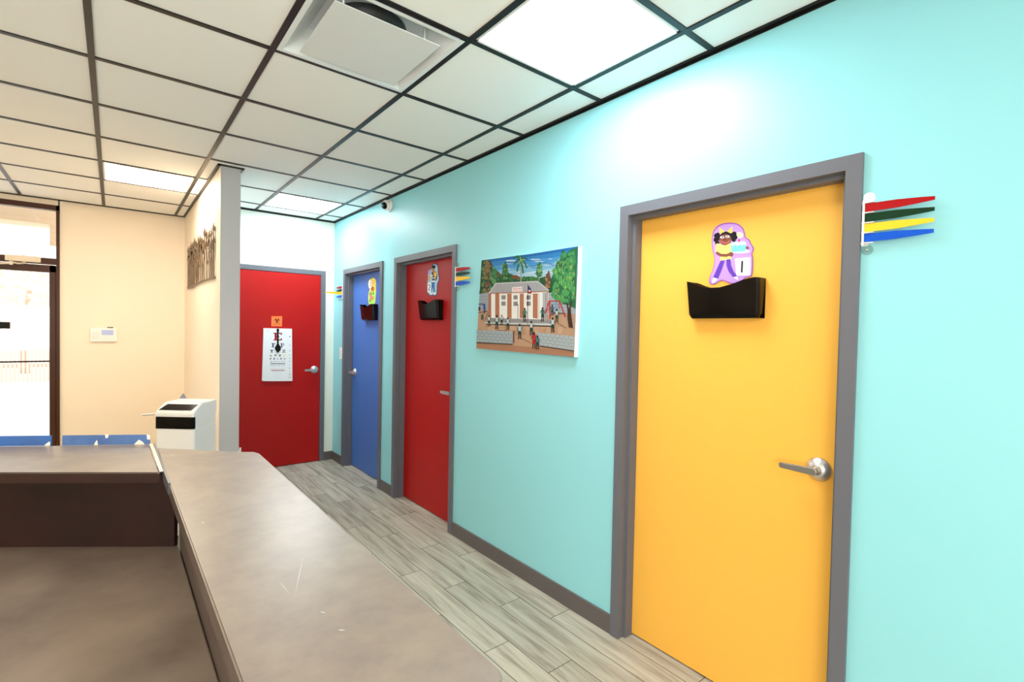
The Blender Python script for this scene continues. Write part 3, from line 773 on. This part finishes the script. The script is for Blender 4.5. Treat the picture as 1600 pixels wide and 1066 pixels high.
for a_, b_, c_ in (((450,190),(415,165),(385,172)),((450,190),(425,190),(388,232)),((450,190),(428,230),(415,292)),((450,190),(458,240),(468,305)),((450,190),(480,215),(500,262)),((450,190),(485,175),(502,190)),((450,190),(450,165),(470,158)),((450,190),(435,165),(410,160))):
    F.stroke([a_, b_, c_], 13, (34, 104, 60))
for a_, b_ in (((450,190),(470,235)),((450,190),(430,225)),((450,190),(480,190)),((450,190),(440,168))): F.stroke([a_, b_], 4, (200, 206, 90))
F.poly([(607,200),(622,235),(630,300),(612,335),(590,335),(572,310),(585,250)], (44, 104, 56)); bushes(582, 225, 620, 325, 20, 11, [(80, 146, 84), (120, 176, 110), (44, 100, 54)], 12)
F.stroke([(600,330),(600,368)], 5, (180, 176, 150))
F.poly([(680,275),(695,320),(696,420),(650,425),(655,340)], (104, 72, 50)); bushes(656, 300, 690, 425, 22, 11, [(140, 96, 70), (168, 124, 80), (96, 66, 48)], 13)
# block wall behind, ground
F.poly([(104,476),(240,455),(240,700),(90,735)], (158, 170, 178)); F.poly([(620,470),(910,455),(905,720),(620,735)], (164, 178, 186))
F.many([[(104,y),(240,y-12),(240,y-9),(104,y+3)] for y in range(500, 700, 24)] + [[(640,y),(905,y-5),(905,y-2),(640,y+3)] for y in range(485, 640, 26)], (128, 140, 150))
F.poly([(96,620),(180,600),(180,700),(700,720),(700,640),(902,640),(892,1000),(480,966),(77,930)], (196, 154, 122))
F.poly([(620,660),(760,640),(900,650),(894,830),(620,760)], (190, 150, 120)); F.poly([(80,890),(380,905),(600,925),(890,960),(890,1000),(480,965),(77,928)], (176, 124, 94))
bushes(90, 740, 880, 800, 30, 26, [(206, 166, 134), (184, 140, 108), (200, 160, 128)], 14)
# school building
F.poly([(150,712),(205,672),(700,690),(708,735),(150,720)], (150, 148, 150)); F.poly([(150,712),(708,722),(708,740),(150,724)], (206, 210, 208)); F.poly([(150,724),(708,740),(706,752),(160,732)], (70, 56, 46))
F.poly([(196,466),(678,448),(672,690),(196,676)], (250, 250, 246))
for x0_, x1_ in ((180,202),(236,270),(336,372),(440,474),(550,590)):
    F.poly([(x0_, 474), (x1_, 472), (x1_, 682), (x0_, 676)], (184, 116, 82)); F.stroke([(x0_ + 3, 474), (x0_ + 3, 678)], 3, (130, 80, 56))
F.stroke([(600,470),(600,684)], 6, (196, 190, 180)); F.poly([(630,465),(672,462),(668,700),(632,696)], (176, 184, 190)); F.stroke([(670,460),(668,705)], 7, (176, 112, 80)); F.stroke([(425,560),(424,700)], 5, (150, 110, 86)); F.stroke([(655,470),(655,700)], 4, (150, 110, 86))
for wx in (289, 389, 498):
    for wy in (488, 540):
        for q_ in range(3): F.poly([(wx + q_ * 12, wy), (wx + q_ * 12 + 8, wy - 1), (wx + q_ * 12 + 8, wy + 34), (wx + q_ * 12, wy + 35)], (50, 50, 56))
F.poly([(185,470),(240,388),(590,370),(684,446),(678,456),(560,458),(300,466)], (168, 170, 174))
F.many([[(x, 470 - (x - 185) * 0.04), (x + 3, 470 - (x - 185) * 0.04), (x + 3 + (430 - x) * 0.08, 386), (x + (430 - x) * 0.08, 386)] for x in range(250, 640, 26)], (140, 142, 148))
F.stroke([(240,389),(590,371),(684,447)], 6, (226, 228, 228)); F.stroke([(185,470),(240,390)], 6, (226, 228, 228)); F.stroke([(190,472),(440,464),(680,454)], 7, (176, 108, 76))
F.poly([(377,422),(462,415),(462,458),(378,464)], (250, 228, 228)); F.many([[(x, 433 - (x - 385) * .06), (x + 8, 432 - (x - 385) * .06), (x + 8, 439 - (x - 385) * .06), (x, 440 - (x - 385) * .06)] for x in (386, 397, 408, 424, 435, 446)] + [[(x, 452 - (x - 385) * .06), (x + 7, 451 - (x - 385) * .06), (x + 7, 457 - (x - 385) * .06), (x, 458 - (x - 385) * .06)] for x in (388, 398, 410, 420, 436, 446)], (204, 90, 90))
# flag pole
F.stroke([(508,395),(506,735)], 5, (120, 92, 80)); F.poly([(510,400),(538,440),(538,462),(510,455)], (24, 36, 92)); F.poly([(508,448),(538,448),(537,482),(526,470),(508,474)], (160, 28, 34)); F.poly(ell(523, 450, 7, 9), (236, 236, 240))
# right tree, swings
F.poly([(925,84),(860,110),(800,160),(745,220),(730,290),(705,340),(715,400),(745,440),(750,500),(770,530),(800,560),(850,570),(905,600)], (36, 104, 62))
bushes(720, 260, 890, 540, 90, 24, [(52, 136, 76), (70, 156, 84), (38, 112, 70), (30, 92, 60)], 15); bushes(790, 130, 900, 320, 60, 20, [(48, 124, 72), (62, 146, 84), (34, 96, 62)], 16)
q = random.Random(21)
F.many([[(x, y), (x + 5, y + 2), (x + 2 + q.uniform(-6, 6), y + q.uniform(24, 44))] for x, y in [(q.uniform(730, 895), q.uniform(170, 500)) for _ in range(60)]], (176, 204, 84))
F.poly([(826,530),(842,560),(852,600),(866,540),(880,545),(866,600),(872,660),(886,760),(850,755),(838,680),(838,610)], (62, 40, 32))
SWR = (186, 40, 46)
F.stroke([(684,534),(778,534)], 9, SWR); F.stroke([(686,534),(656,638)], 9, SWR); F.stroke([(690,534),(694,680)], 10, SWR); F.stroke([(772,534),(822,668)], 10, SWR); F.stroke([(770,534),(770,600)], 6, SWR); F.stroke([(660,600),(700,606)], 7, (190, 90, 70)); F.stroke([(720,632),(826,640)], 8, (96, 56, 50))
F.stroke([(740,540),(740,620)], 5, (90, 150, 200)); F.stroke([(752,540),(752,620)], 5, (90, 150, 200))
F.stroke([(98,562),(148,560)], 8, (32, 52, 120)); F.stroke([(142,560),(146,640)], 9, (36, 66, 150)); F.stroke([(150,560),(154,625)], 6, (36, 66, 150)); F.stroke([(96,632),(176,622)], 6, (60, 50, 60)); F.stroke([(178,630),(150,700)], 6, (110, 76, 60))
F.poly(ell(130, 670, 12, 26), (74, 84, 70)); F.poly(ell(106, 600, 9, 20), (90, 40, 44))
# low block walls
F.poly([(84,776),(384,790),(384,892),(80,876)], (164, 178, 184)); F.poly([(384,788),(396,778),(396,880),(384,892)], (120, 70, 56)); F.poly([(80,876),(384,892),(380,900),(80,886)], (60, 48, 42))
F.poly([(580,796),(896,830),(892,946),(610,905)], (172, 184, 188)); F.poly([(612,905),(892,946),(892,956),(606,914)], (70, 54, 46))
F.many([[(84, 776 + i * 25), (384, 790 + i * 25.5), (384, 792.5 + i * 25.5), (84, 778.5 + i * 25)] for i in range(1, 4)] + [[(90 + i * 37 + 18 * (r % 2), 777 + i * 1.7 + r * 25), (93 + i * 37 + 18 * (r % 2), 777 + i * 1.7 + r * 25), (93 + i * 37 + 18 * (r % 2), 802 + i * 1.7 + r * 25), (90 + i * 37 + 18 * (r % 2), 802 + i * 1.7 + r * 25)] for r in range(4) for i in range(8)], (118, 132, 142))
F.many([[(585 + i * 5, 796 + i * 27), (895, 830 + i * 29), (895, 832.5 + i * 29), (585 + i * 5, 798.5 + i * 27)] for i in range(1, 4)] + [[(620 + i * 38 + 19 * (r % 2), 801 + i * 4 + r * 27.5), (623 + i * 38 + 19 * (r % 2), 801 + i * 4 + r * 27.5), (623 + i * 38 + 19 * (r % 2), 827 + i * 4 + r * 27.5), (620 + i * 38 + 19 * (r % 2), 827 + i * 4 + r * 27.5)] for r in range(4) for i in range(7)], (126, 138, 146))
def kid(x, y, h, top, bot, skirt=True):
    u = h / 10.0; w = u * 0.72
    F.many([[(x - 1.1 * w, y - 3.6 * u), (x - .3 * w, y - 3.6 * u), (x - .5 * w, y), (x - 1.5 * w, y)], [(x + .3 * w, y - 3.6 * u), (x + 1.1 * w, y - 3.6 * u), (x + 1.5 * w, y), (x + .5 * w, y)]], (58, 34, 30))
    F.poly([(x - 1.1 * w, y - 5.6 * u), (x + 1.1 * w, y - 5.6 * u), (x + 1.6 * w, y - 3 * u), (x - 1.6 * w, y - 3 * u)], bot)
    F.stroke([(x - 1.2 * w, y - 8 * u), (x - 2.1 * w, y - 5.6 * u)], .6 * w, (70, 42, 34)); F.stroke([(x + 1.2 * w, y - 8 * u), (x + 2.1 * w, y - 5.6 * u)], .6 * w, (70, 42, 34), False)
    F.poly([(x - 1.3 * w, y - 8.3 * u), (x + 1.3 * w, y - 8.3 * u), (x + 1.1 * w, y - 5.4 * u), (x - 1.1 * w, y - 5.4 * u)], top)
    F.poly(ell(x, y - 9.1 * u, .85 * w, 0.95 * u, 10), (44, 26, 24))
GN = (18, 62, 56); WT = (196, 216, 220)
F.stroke([(250,778),(330,782)], 4, (120, 84, 66)); F.stroke([(455,845),(530,882)], 5, (130, 88, 66)); F.stroke([(752,712),(830,762)], 5, (140, 96, 76))
for a_ in ((186, 748, 95, WT, GN), (251, 770, 118, WT, GN), (292, 736, 86, WT, GN), (343, 778, 108, WT, GN), (484, 708, 116, (60, 130, 100), GN), (633, 706, 120, (50, 110, 96), GN), (714, 655, 92, (60, 100, 130), GN), (752, 712, 112, WT, GN), (718, 798, 128, WT, GN), (443, 852, 128, (176, 216, 226), GN), (540, 822, 122, WT, GN), (562, 930, 138, (196, 34, 36), (186, 30, 34)), (592, 940, 120, (70, 120, 130), GN)): kid(*a_)
F.build('painted_scene', t)

# --- light switch
t = thing('light_switch', (W, 5.43, 1.165), 'white light switch plate between the wall corner and the blue door', 'light switch')
MB().bbox((W - 0.007, 5.385, 1.170), (W, 5.470, 1.296), whitep, 0.002, 2).build('cover_plate', t)
MB().bbox((W - 0.012, 5.412, 1.205), (W - 0.006, 5.444, 1.262), mat('rocker_white', (226, 226, 220), 0.3), 0.002, 2).build('rocker', t)

# --- security camera
cc = Vector((W - 0.022, 4.235, 2.640))
t = thing('security_camera', (W, 4.235, 2.60), 'small white dome security camera high on the turquoise wall under the ceiling', 'security camera')
M = Matrix.Translation((W, 4.235, 2.640)) @ Matrix.Rotation(-math.pi / 2, 4, 'Y')
MB().lathe([(0.056, 0), (0.056, 0.012), (0.050, 0.020), (0.046, 0.020)], whitep, 32, M).build('mount_ring', t)
aim = Vector((-0.80, -0.42, -0.30)).normalized(); rot = aim.to_track_quat('Z', 'Y').to_matrix().to_4x4()
M = Matrix.Translation(Vector((W - 0.036, 4.235, 2.640))) @ rot
MB().lathe([(0.001, -0.046)] + [(0.046 * math.sin(math.radians(a)), -0.046 * math.cos(math.radians(a))) for a in range(12, 145, 12)], whitep, 32, M).build('camera_ball', t)
ln = MB().lathe([(0.031, 0.032), (0.031, 0.0385), (0.001, 0.040)], blackp, 28, M).build('lens', t)
MB().lathe([(0.007, 0.036), (0.007, 0.0415), (0.001, 0.042)], steel, 16, M @ Matrix.Translation((0.0, -0.030, -0.006))).build('sensor', t)

# --- biohazard sign, eye chart, occluder
DF = D - 0.0085
K16 = [(1.154, 1.679), (1.565, 1.696), (1.57, 1.241), (1.157, 1.246)]
F = Flat(1, DF, -1, 1066, 1066, K16)
sq = [(405, 150), (678, 150), (668, 412), (398, 406)]
s_ = tag(MB().prism([F.P(x, y) for x, y in sq], (0, -0.0012, 0), paint((250, 120, 60))).build('biohazard_sign'), 'small orange square biohazard sign above the eye chart', 'sign')
F.base = 0.0012; DKB = (74, 22, 16)
bx, by = 545, 258
for a_ in (90, 210, 330):
    ox, oy = bx + 37 * math.cos(math.radians(a_)), by - 37 * math.sin(math.radians(a_))
    F.stroke([(ox + 38 * math.cos(math.radians(g_)), oy - 38 * math.sin(math.radians(g_))) for g_ in [a_ + 38 + i * 14.2 for i in range(21)]], 14, DKB)
for a_ in (30, 150, 270): F.poly(ell(bx + 45 * math.cos(math.radians(a_)), by - 45 * math.sin(math.radians(a_)), 17, 15), DKB)
F.stroke(ell(bx, by, 32, 32, 22) + [(bx + 32, by)], 8, DKB)
F.text('BIOHAZARD', 540, 353, 22, (150, 40, 24), 196, 0.02)
F.build('printed_symbol', s_)
K8 = [(1.094, 1.71), (1.947, 1.747), (1.958, 0.795), (1.1, 0.848)]
F = Flat(1, DF - 0.018, -1, 1066, 1066, K8)
t = thing('eye_chart', (1.37, D - 0.015, 0.925), 'white eye test chart with coloured letters hanging on the far red door', 'eye chart')
oc = smooth_poly([(178, 270), (178, 268), (538, 276), (540, 278), (546, 943), (544, 945), (185, 948), (156, 940), (158, 938)], 1)
MB().prism([F.P(x, y) for x, y in oc], (0, 0.018, 0), mat('chart_white', (240, 242, 242), 0.4)).build('chart_board', t)
RD, NV, GR, BKc = (150, 8, 28), (10, 20, 90), (6, 60, 34), (26, 22, 28)
F.k = 1
def flush(nm):
    F.build(nm, t); F.mb = MB()
def tx(*a):
    F.text(*a); flush('printed_number' if a[0].isdigit() else 'printed_letter' if len(a[0]) == 1 else 'printed_line')
# slab-serif E
F.many([[(318,328),(345,328),(345,426),(318,426)], [(302,328),(412,328),(412,342),(302,342)], [(302,412),(412,412),(412,426),(302,426)], [(396,328),(412,328),(412,356),(396,356)], [(396,398),(412,398),(412,426),(396,426)], [(345,370),(378,370),(378,384),(345,384)]], RD); flush('printed_letter')
F.many([[(288,461),(303,461),(303,514),(288,514)], [(278,461),(326,461),(326,469),(278,469)], [(278,506),(313,506),(313,514),(278,514)], [(318,461),(326,461),(326,476),(318,476)], [(303,484),(316,484),(316,491),(303,491)]], NV); flush('printed_letter')
F.many([[(400,461),(414,461),(414,514),(400,514)], [(390,461),(430,461),(430,468),(390,468)], [(390,506),(424,506),(424,514),(390,514)], [(414,484),(430,484),(430,491),(414,491)], [(428,461),(436,464),(440,471),(440,482),(436,489),(428,491),(428,484),(432,481),(432,472),(428,468)]], NV); flush('printed_letter')
F.many([[(274,545),(288,545),(288,582),(274,582)], [(260,545),(301,545),(301,552),(260,552)], [(267,576),(295,576),(295,582),(267,582)], [(260,545),(266,545),(266,558),(260,558)], [(295,545),(301,545),(301,558),(295,558)]], GR); flush('printed_letter')
F.stroke(ell(357, 563, 15, 16, 18) + [(372, 563)], 6, GR); flush('printed_letter')
F.many([[(416,545),(456,545),(456,552),(416,552)], [(416,574),(456,574),(456,581),(416,581)], [(441,552),(454,552),(431,574),(418,574)], [(416,545),(422,545),(422,557),(416,557)], [(450,569),(456,569),(456,581),(450,581)]], GR); flush('printed_letter')
for ch, x, c in (('L', 273, (80, 36, 48)), ('P', 331, (80, 36, 56)), ('E', 387, (80, 40, 56)), ('D', 441, (236, 216, 120))): tx(ch, x, 619, 26, c, 24, 0.05)
for ch, x, c in zip('PECFD', (268, 313, 358, 402, 447), (BKc, BKc, (110, 130, 200), BKc, (160, 110, 70))): tx(ch, x, 661, 22, c, 20, 0.05)
for ch, x in zip('EDFCZP', (273, 306, 340, 374, 408, 441)): tx(ch, x, 697, 15, (40, 44, 54), 13, 0.03)
F.rect(263, 719, 453, 728, (50, 80, 78)); flush('printed_bar')
for ch, x in zip('FELOPZD', (270, 299, 328, 357, 386, 414, 443)): tx(ch, x, 748, 12, (50, 54, 60), 11, 0.03)
for ch, x in zip('DEFPOTEC', (274, 298, 322, 346, 370, 394, 418, 440)): tx(ch, x, 787, 10, (200, 150, 150), 9, 0.02)
F.rect(272, 804, 445, 813, (170, 66, 70)); flush('printed_bar')
tx('LEFODPCT', 358, 832, 8, (206, 190, 194), 130); tx('FDPLTCEO', 358, 866, 7, (190, 196, 204), 108); tx('PEZOLCFTD', 358, 904, 7, (196, 202, 208), 104)
for n_i, y in enumerate((375, 485, 558, 612, 655, 692, 745, 780, 828, 862, 898)): tx(str(n_i + 1), 511, y, 15, (50, 54, 66), 12 if n_i < 9 else 22, 0.02)
tx('20', 226, 300, 10, (150, 152, 160), 26)
F2 = Flat(1, DF - 0.0225, -1, 1066, 1066, K8)
oc_ = MB().prism([F2.P(x, y) for x, y in [(342, 300), (340, 286), (348, 276), (357, 272), (366, 276), (374, 286), (372, 300), (366, 318), (368, 470), (380, 490), (394, 508), (397, 530), (390, 548), (372, 568), (358, 580), (344, 568), (326, 548), (319, 530), (322, 508), (336, 490), (346, 470), (348, 318)]], (0, -0.006, 0), blackm).build('eye_occluder')
tag(oc_, 'black hand-held eye occluder paddle hanging over the eye chart', 'eye occluder')

# --- keypad panel on the cream wall
t = thing('alarm_keypad', (-0.076, E, 1.321), 'white alarm keypad with small blue screen on the cream wall', 'keypad')
MB().bbox((-0.184, E - 0.028, 1.322), (0.032, E + 0.002, 1.466), whitep, 0.006, 3).bbox((-0.05, E - 0.02, 1.46), (0.0, E, 1.475), blackm, 0.002, 1).build('housing', t)
MB().bbox((-0.095, E - 0.030, 1.393), (0.0, E - 0.026, 1.444), mat('lcd_blue', (170, 184, 236), 0.2), 0.001, 1).build('screen', t)
for i in range(4):
    for j in range(3): MB().bbox((-0.165 + j * 0.02, E - 0.0295, 1.35 + i * 0.02), (-0.151 + j * 0.02, E - 0.027, 1.362 + i * 0.02), mat('key_grey', (226, 220, 214), 0.5), 0.0008, 1).build('key', t)
for j in range(4): MB().bbox((-0.09 + j * 0.026, E - 0.0295, 1.352), (-0.072 + j * 0.026, E - 0.027, 1.360), mat('key_grey', (226, 220, 214), 0.5), 0.0008, 1).build('key', t)

# --- cut metal wall sculpture
t = thing('metal_wall_sculpture', (0.615, 5.5, 1.91), 'dark bronze cut-metal sculpture of standing figures on the cream side of the divider', 'wall sculpture')
sm2 = mat('rusty_bronze', (112, 84, 54), 0.45, metal=0.6, mottle=(78, 56, 36), mscale=18)
F = Flat(0, 0.612, -1, 711, 1066, [(7.114, 2.79), (3.783, 2.246), (3.764, 1.731), (7.073, 1.873)])
VC = (0.004, 0, 0)
MB().prism([F.P(x, y) for x, y in [(108, 992), (104, 955), (180, 935), (250, 900), (330, 862), (400, 838), (482, 800), (484, 846), (420, 866), (330, 895), (230, 940), (180, 975)]], VC, sm2).build('base_bar', t)
q = random.Random(11)
xs = [118, 140, 160, 182, 206, 232, 258, 284, 312, 342, 376, 410, 440, 468]
tops = [410, 400, 345, 345, 290, 320, 255, 245, 265, 150, 205, 175, 150, 78]
def sth(m, pts, w):
    L = []; R = []
    for i, p in enumerate(pts):
        a = pts[max(i - 1, 0)]; b = pts[min(i + 1, len(pts) - 1)]; dx, dy = b[0] - a[0], b[1] - a[1]; l = math.hypot(dx, dy) or 1
        ww = w[i] if isinstance(w, (list, tuple)) else w
        L.append((p[0] - dy / l * ww / 2, p[1] + dx / l * ww / 2)); R.append((p[0] + dy / l * ww / 2, p[1] - dx / l * ww / 2))
    m.prism([F.P(*z) for z in L + R[::-1]], VC, sm2)
for i, (x, tp) in enumerate(zip(xs, tops)):
    m = MB(); bt = 975 - (x - 118) * 0.42; h_ = bt - tp; g = 1.0 - i * 0.012
    m.prism([F.P(a, b) for a, b in ell(x, tp + 0.09 * h_, 11 * g + (5 if i % 4 == 1 else 0), 0.055 * h_, 10)], VC, sm2)
    sth(m, [(x, tp - 6), (x + 1, tp + 0.06 * h_)], [2, 7])
    sth(m, [(x, tp + 0.12 * h_), (x + q.uniform(-4, 4), tp + 0.26 * h_), (x + q.uniform(-3, 3), tp + 0.46 * h_)], [8, 14 if i < 8 else 10, 10 if i < 8 else 7])
    sth(m, [(x - 3, tp + 0.42 * h_), (x - 8 + q.uniform(-2, 2), tp + 0.7 * h_), (x - 6, bt)], [5, 4, 3])
    sth(m, [(x + 3, tp + 0.42 * h_), (x + 7 + q.uniform(-2, 2), tp + 0.7 * h_), (x + 6, bt - 4)], [5, 4, 3])
    sth(m, [(x, tp + 0.22 * h_), (x - 12, tp + 0.32 * h_), (x - 16 * g, tp + q.uniform(.12, .5) * h_)], [6, 5, 4])
    sth(m, [(x, tp + 0.22 * h_), (x + 13, tp + 0.30 * h_), (x + 17 * g, tp + q.uniform(.12, .5) * h_)], [6, 5, 4])
    if i in (0, 2, 3, 5): sth(m, [(x + 2, tp + 0.5 * h_), (x + q.uniform(-4, 6), tp + 0.75 * h_), (x + 3, bt - 30)], [11, 13, 6])
    if i in (6, 8, 10): sth(m, [(x, tp + .6 * h_), (x + 10, tp + .66 * h_), (x + 16, tp + .60 * h_)], 8)
    if i == 9: sth(m, [(345, 150), (372, 215), (400, 205), (425, 185)], [5, 9, 8, 6])
    if i == 12: sth(m, [(400, 435), (440, 440), (475, 430)], 8)
    if i == 13: sth(m, [(470, 300), (474, 420), (468, 550)], [6, 7, 4])
    m.build('figure', t, fix=False)
for sx_ in (150, 430): pass
for px_, py_ in ((150, 945), (440, 830), (150, 520), (440, 330)):
    a_ = F.P(px_, py_); MB().tube([(0.614, a_[1], a_[2]), (0.6245, a_[1], a_[2])], 0.006, sm2, 8).build('standoff', t, fix=False)

# --- portable air conditioner (faces the camera, turned 39 degrees)
yaw = 0.6803
hd = Vector((math.sin(yaw), math.cos(yaw), 0)); rt = Vector((math.cos(yaw), -math.sin(yaw), 0))
Mac = Matrix(((rt.x, hd.x, 0, 0), (rt.y, hd.y, 0, 0), (0, 0, 1, 0), (0, 0, 0, 1)))   # local x = right, y = depth, z = up
base = rt * (-2.359) + hd * 3.45
t = thing('air_conditioner', base, 'white portable air conditioner with black grille standing against the dividing wall', 'air conditioner')
acw = mat('ac_white', (254, 254, 254), 0.35); acs = mat('ac_side', (236, 236, 240), 0.4)
x0_, x1_ = -2.494, -2.224
def rrect(x0, x1, y0, y1, r, z, n=5):
    o = []
    for cx_, cy_, a0 in ((x1 - r, y0 + r, -90), (x1 - r, y1 - r, 0), (x0 + r, y1 - r, 90), (x0 + r, y0 + r, 180)):
        for i in range(n + 1):
            a = math.radians(a0 + 90 * i / n); o.append((cx_ + r * math.cos(a), cy_ + r * math.sin(a), z))
    return o
def loft(rings, m, smooth=False):
    n = len(rings[0]); vs = [p for r_ in rings for p in r_]
    fs = [list(range(n))[::-1], [(len(rings) - 1) * n + i for i in range(n)]]
    for j in range(len(rings) - 1):
        for i in range(n): fs.append((j * n + i, j * n + (i + 1) % n, (j + 1) * n + (i + 1) % n, (j + 1) * n + i))
    return vs, fs
b_ = MB(); fy, byk = 3.45, 3.72
vs, fs = loft([rrect(x0_, x1_, fy, byk, 0.016, 0.03), rrect(x0_, x1_, fy, byk, 0.016, 0.785)], acw); b_.add(vs, fs, acw, Mac)
vs, fs = loft([rrect(x0_ + .006, x1_ - .004, fy + .008, byk, 0.014, 0.785), rrect(x0_ + .006, x1_ - .004, fy + .008, byk, 0.014, 0.872)], acw); b_.add(vs, fs, acw, Mac)
# sloping hood: side profile extruded across the width
bm = bmesh.new()
prof = [(fy - 0.004, 0.872), (fy - 0.006, 0.888), (fy - 0.002, 0.902), (fy + 0.012, 0.916), (fy + 0.075, 0.952), (fy + 0.10, 0.960), (byk - 0.01, 0.962), (byk, 0.952), (byk, 0.872)]
vs_ = [bm.verts.new((x0_, y, z)) for y, z in prof]; f_ = bm.faces.new(vs_)
g_ = bmesh.ops.extrude_face_region(bm, geom=[f_])
for e in g_['geom']:
    if isinstance(e, bmesh.types.BMVert): e.co.x = x1_
bmesh.ops.recalc_face_normals(bm, faces=bm.faces)
bmesh.ops.bevel(bm, geom=[e for e in bm.edges if abs(e.verts[0].co.x - e.verts[1].co.x) < 1e-6 and e.verts[0].co.z > 0.88], offset=0.006, segments=3, affect='EDGES')
b_.bm(bm, acw, Mac)
b_.build('body', t, fix=False)
gb = MB().box((x0_ + 0.003, fy - 0.001, 0.787), (x1_ - 0.002, fy + 0.02, 0.870), blackm, Mac)
for i in range(9): gb.box((x0_ + 0.001, fy - 0.004, 0.789 + i * 0.009), (x1_ - 0.001, fy + 0.01, 0.7925 + i * 0.009), blackp, Mac)
gb.build('grille', t, fix=False)
n1, n2 = Vector((0, 0.063, 0.036)).normalized(), Vector((0, -0.036, 0.063)).normalized()
cpv = []
for fx, d in ((0.05, 0.0), (0.90, 0.0), (0.95, 0.068), (0.14, 0.068)):
    cpv.append(Vector((x0_ + (x1_ - x0_) * fx, fy + 0.010, 0.9155)) + n1 * d + n2 * 0.0008)
MB().prism(cpv, tuple(n2 * 0.0015), blackp, Mac).build('control_panel', t)
for cx_, cy_ in ((x0_ + .03, fy + .03), (x1_ - .03, fy + .03), (x0_ + .03, byk - .03), (x1_ - .03, byk - .03)):
    MB().lathe([(0.012, 0.0), (0.016, 0.004), (0.016, 0.026), (0.012, 0.03)], blackm, 16, Mac @ Matrix.Translation((cx_, cy_, 0))).build('caster', t)

# --- metal stand behind the air conditioner
tb = rt * (-2.56) + hd * 3.76
t = thing('metal_stand', tb, 'slim metal stand with a sideways rod and pointed grey plate behind the air conditioner', 'stand')
MB().tube([(-2.535, 3.78, 0.0), (-2.535, 3.78, 0.94)], 0.008, steel, 10, Mac).lathe([(0.055, 0), (0.055, 0.008), (0.01, 0.016)], steel, 24, Mac @ Matrix.Translation((-2.55, 3.78, 0))).build('pole', t, fix=False)
MB().tube([(-2.53, 3.78, 0.853), (-2.60, 3.78, 0.848), (-2.675, 3.78, 0.834), (-2.75, 3.78, 0.826), (-2.83, 3.78, 0.820)], [0.007, 0.007, 0.008, 0.009, 0.010], mat('bright_steel', (226, 222, 220), 0.2, metal=0.9), 12, Mac).build('rod', t, fix=False)
MB().prism([(-2.565, 3.78, 0.915), (-2.558, 3.78, 0.935), (-2.543, 3.78, 0.962), (-2.521, 3.78, 0.992), (-2.510, 3.78, 0.978), (-2.490, 3.78, 0.940), (-2.50, 3.78, 0.915)], (0, 0.004, 0), mat('grey_plate', (150, 158, 186), 0.3, metal=0.4), Mac).build('pointed_plate', t, fix=False)

# ================================================================== LIGHT, WORLD, CAMERA
wd = bpy.data.worlds.new('World'); bpy.context.scene.world = wd; wd.use_nodes = True
wd.node_tree.nodes['Background'].inputs[0].default_value = (1.0, 0.97, 0.94, 1)
wd.node_tree.nodes['Background'].inputs[1].default_value = 1.2
# unseen area light added behind the camera, tilted up to brighten the ceiling
sl = bpy.data.lights.new('added_fill_light', 'AREA'); sl.shape = 'SQUARE'; sl.size = 1.3; sl.energy = 36; sl.color = (1.0, 0.985, 0.96)
so_ = bpy.data.objects.new('added_fill_light', sl); COL.objects.link(so_); so_.location = (-1.3, -1.6, 1.25)
so_.rotation_euler = (Vector((0.2, 2.2, 2.72)) - Vector((-1.3, -1.6, 1.25))).to_track_quat('-Z', 'Y').to_euler()
cam = bpy.data.cameras.new('camera'); co = bpy.data.objects.new('camera', cam); COL.objects.link(co)
pitch, roll, fpx = -0.022824, 0.020058, 770.25
fw = Vector((math.sin(yaw) * math.cos(pitch), math.cos(yaw) * math.cos(pitch), math.sin(pitch)))
r0 = Vector((math.cos(yaw), -math.sin(yaw), 0)); u0 = r0.cross(fw)
r_ = r0 * math.cos(roll) + u0 * math.sin(roll); u_ = -r0 * math.sin(roll) + u0 * math.cos(roll)
co.matrix_world = Matrix(((r_.x, u_.x, -fw.x, 0), (r_.y, u_.y, -fw.y, 0), (r_.z, u_.z, -fw.z, H), (0, 0, 0, 1)))
cam.sensor_fit = 'HORIZONTAL'; cam.sensor_width = 36; cam.lens = fpx / 1600 * 36; cam.clip_start = 0.02
bpy.context.scene.camera = co
sc_ = bpy.context.scene
sc_.view_settings.view_transform = 'Standard'; sc_.view_settings.look = 'None'
sc_.view_settings.exposure = 1.2; sc_.view_settings.gamma = 1.12
sc_.render.engine = 'CYCLES'
sc_.cycles.use_denoising = True
sc_.cycles.max_bounces = 8; sc_.cycles.diffuse_bounces = 5; sc_.cycles.transparent_max_bounces = 12
sc_.cycles.sample_clamp_indirect = 8
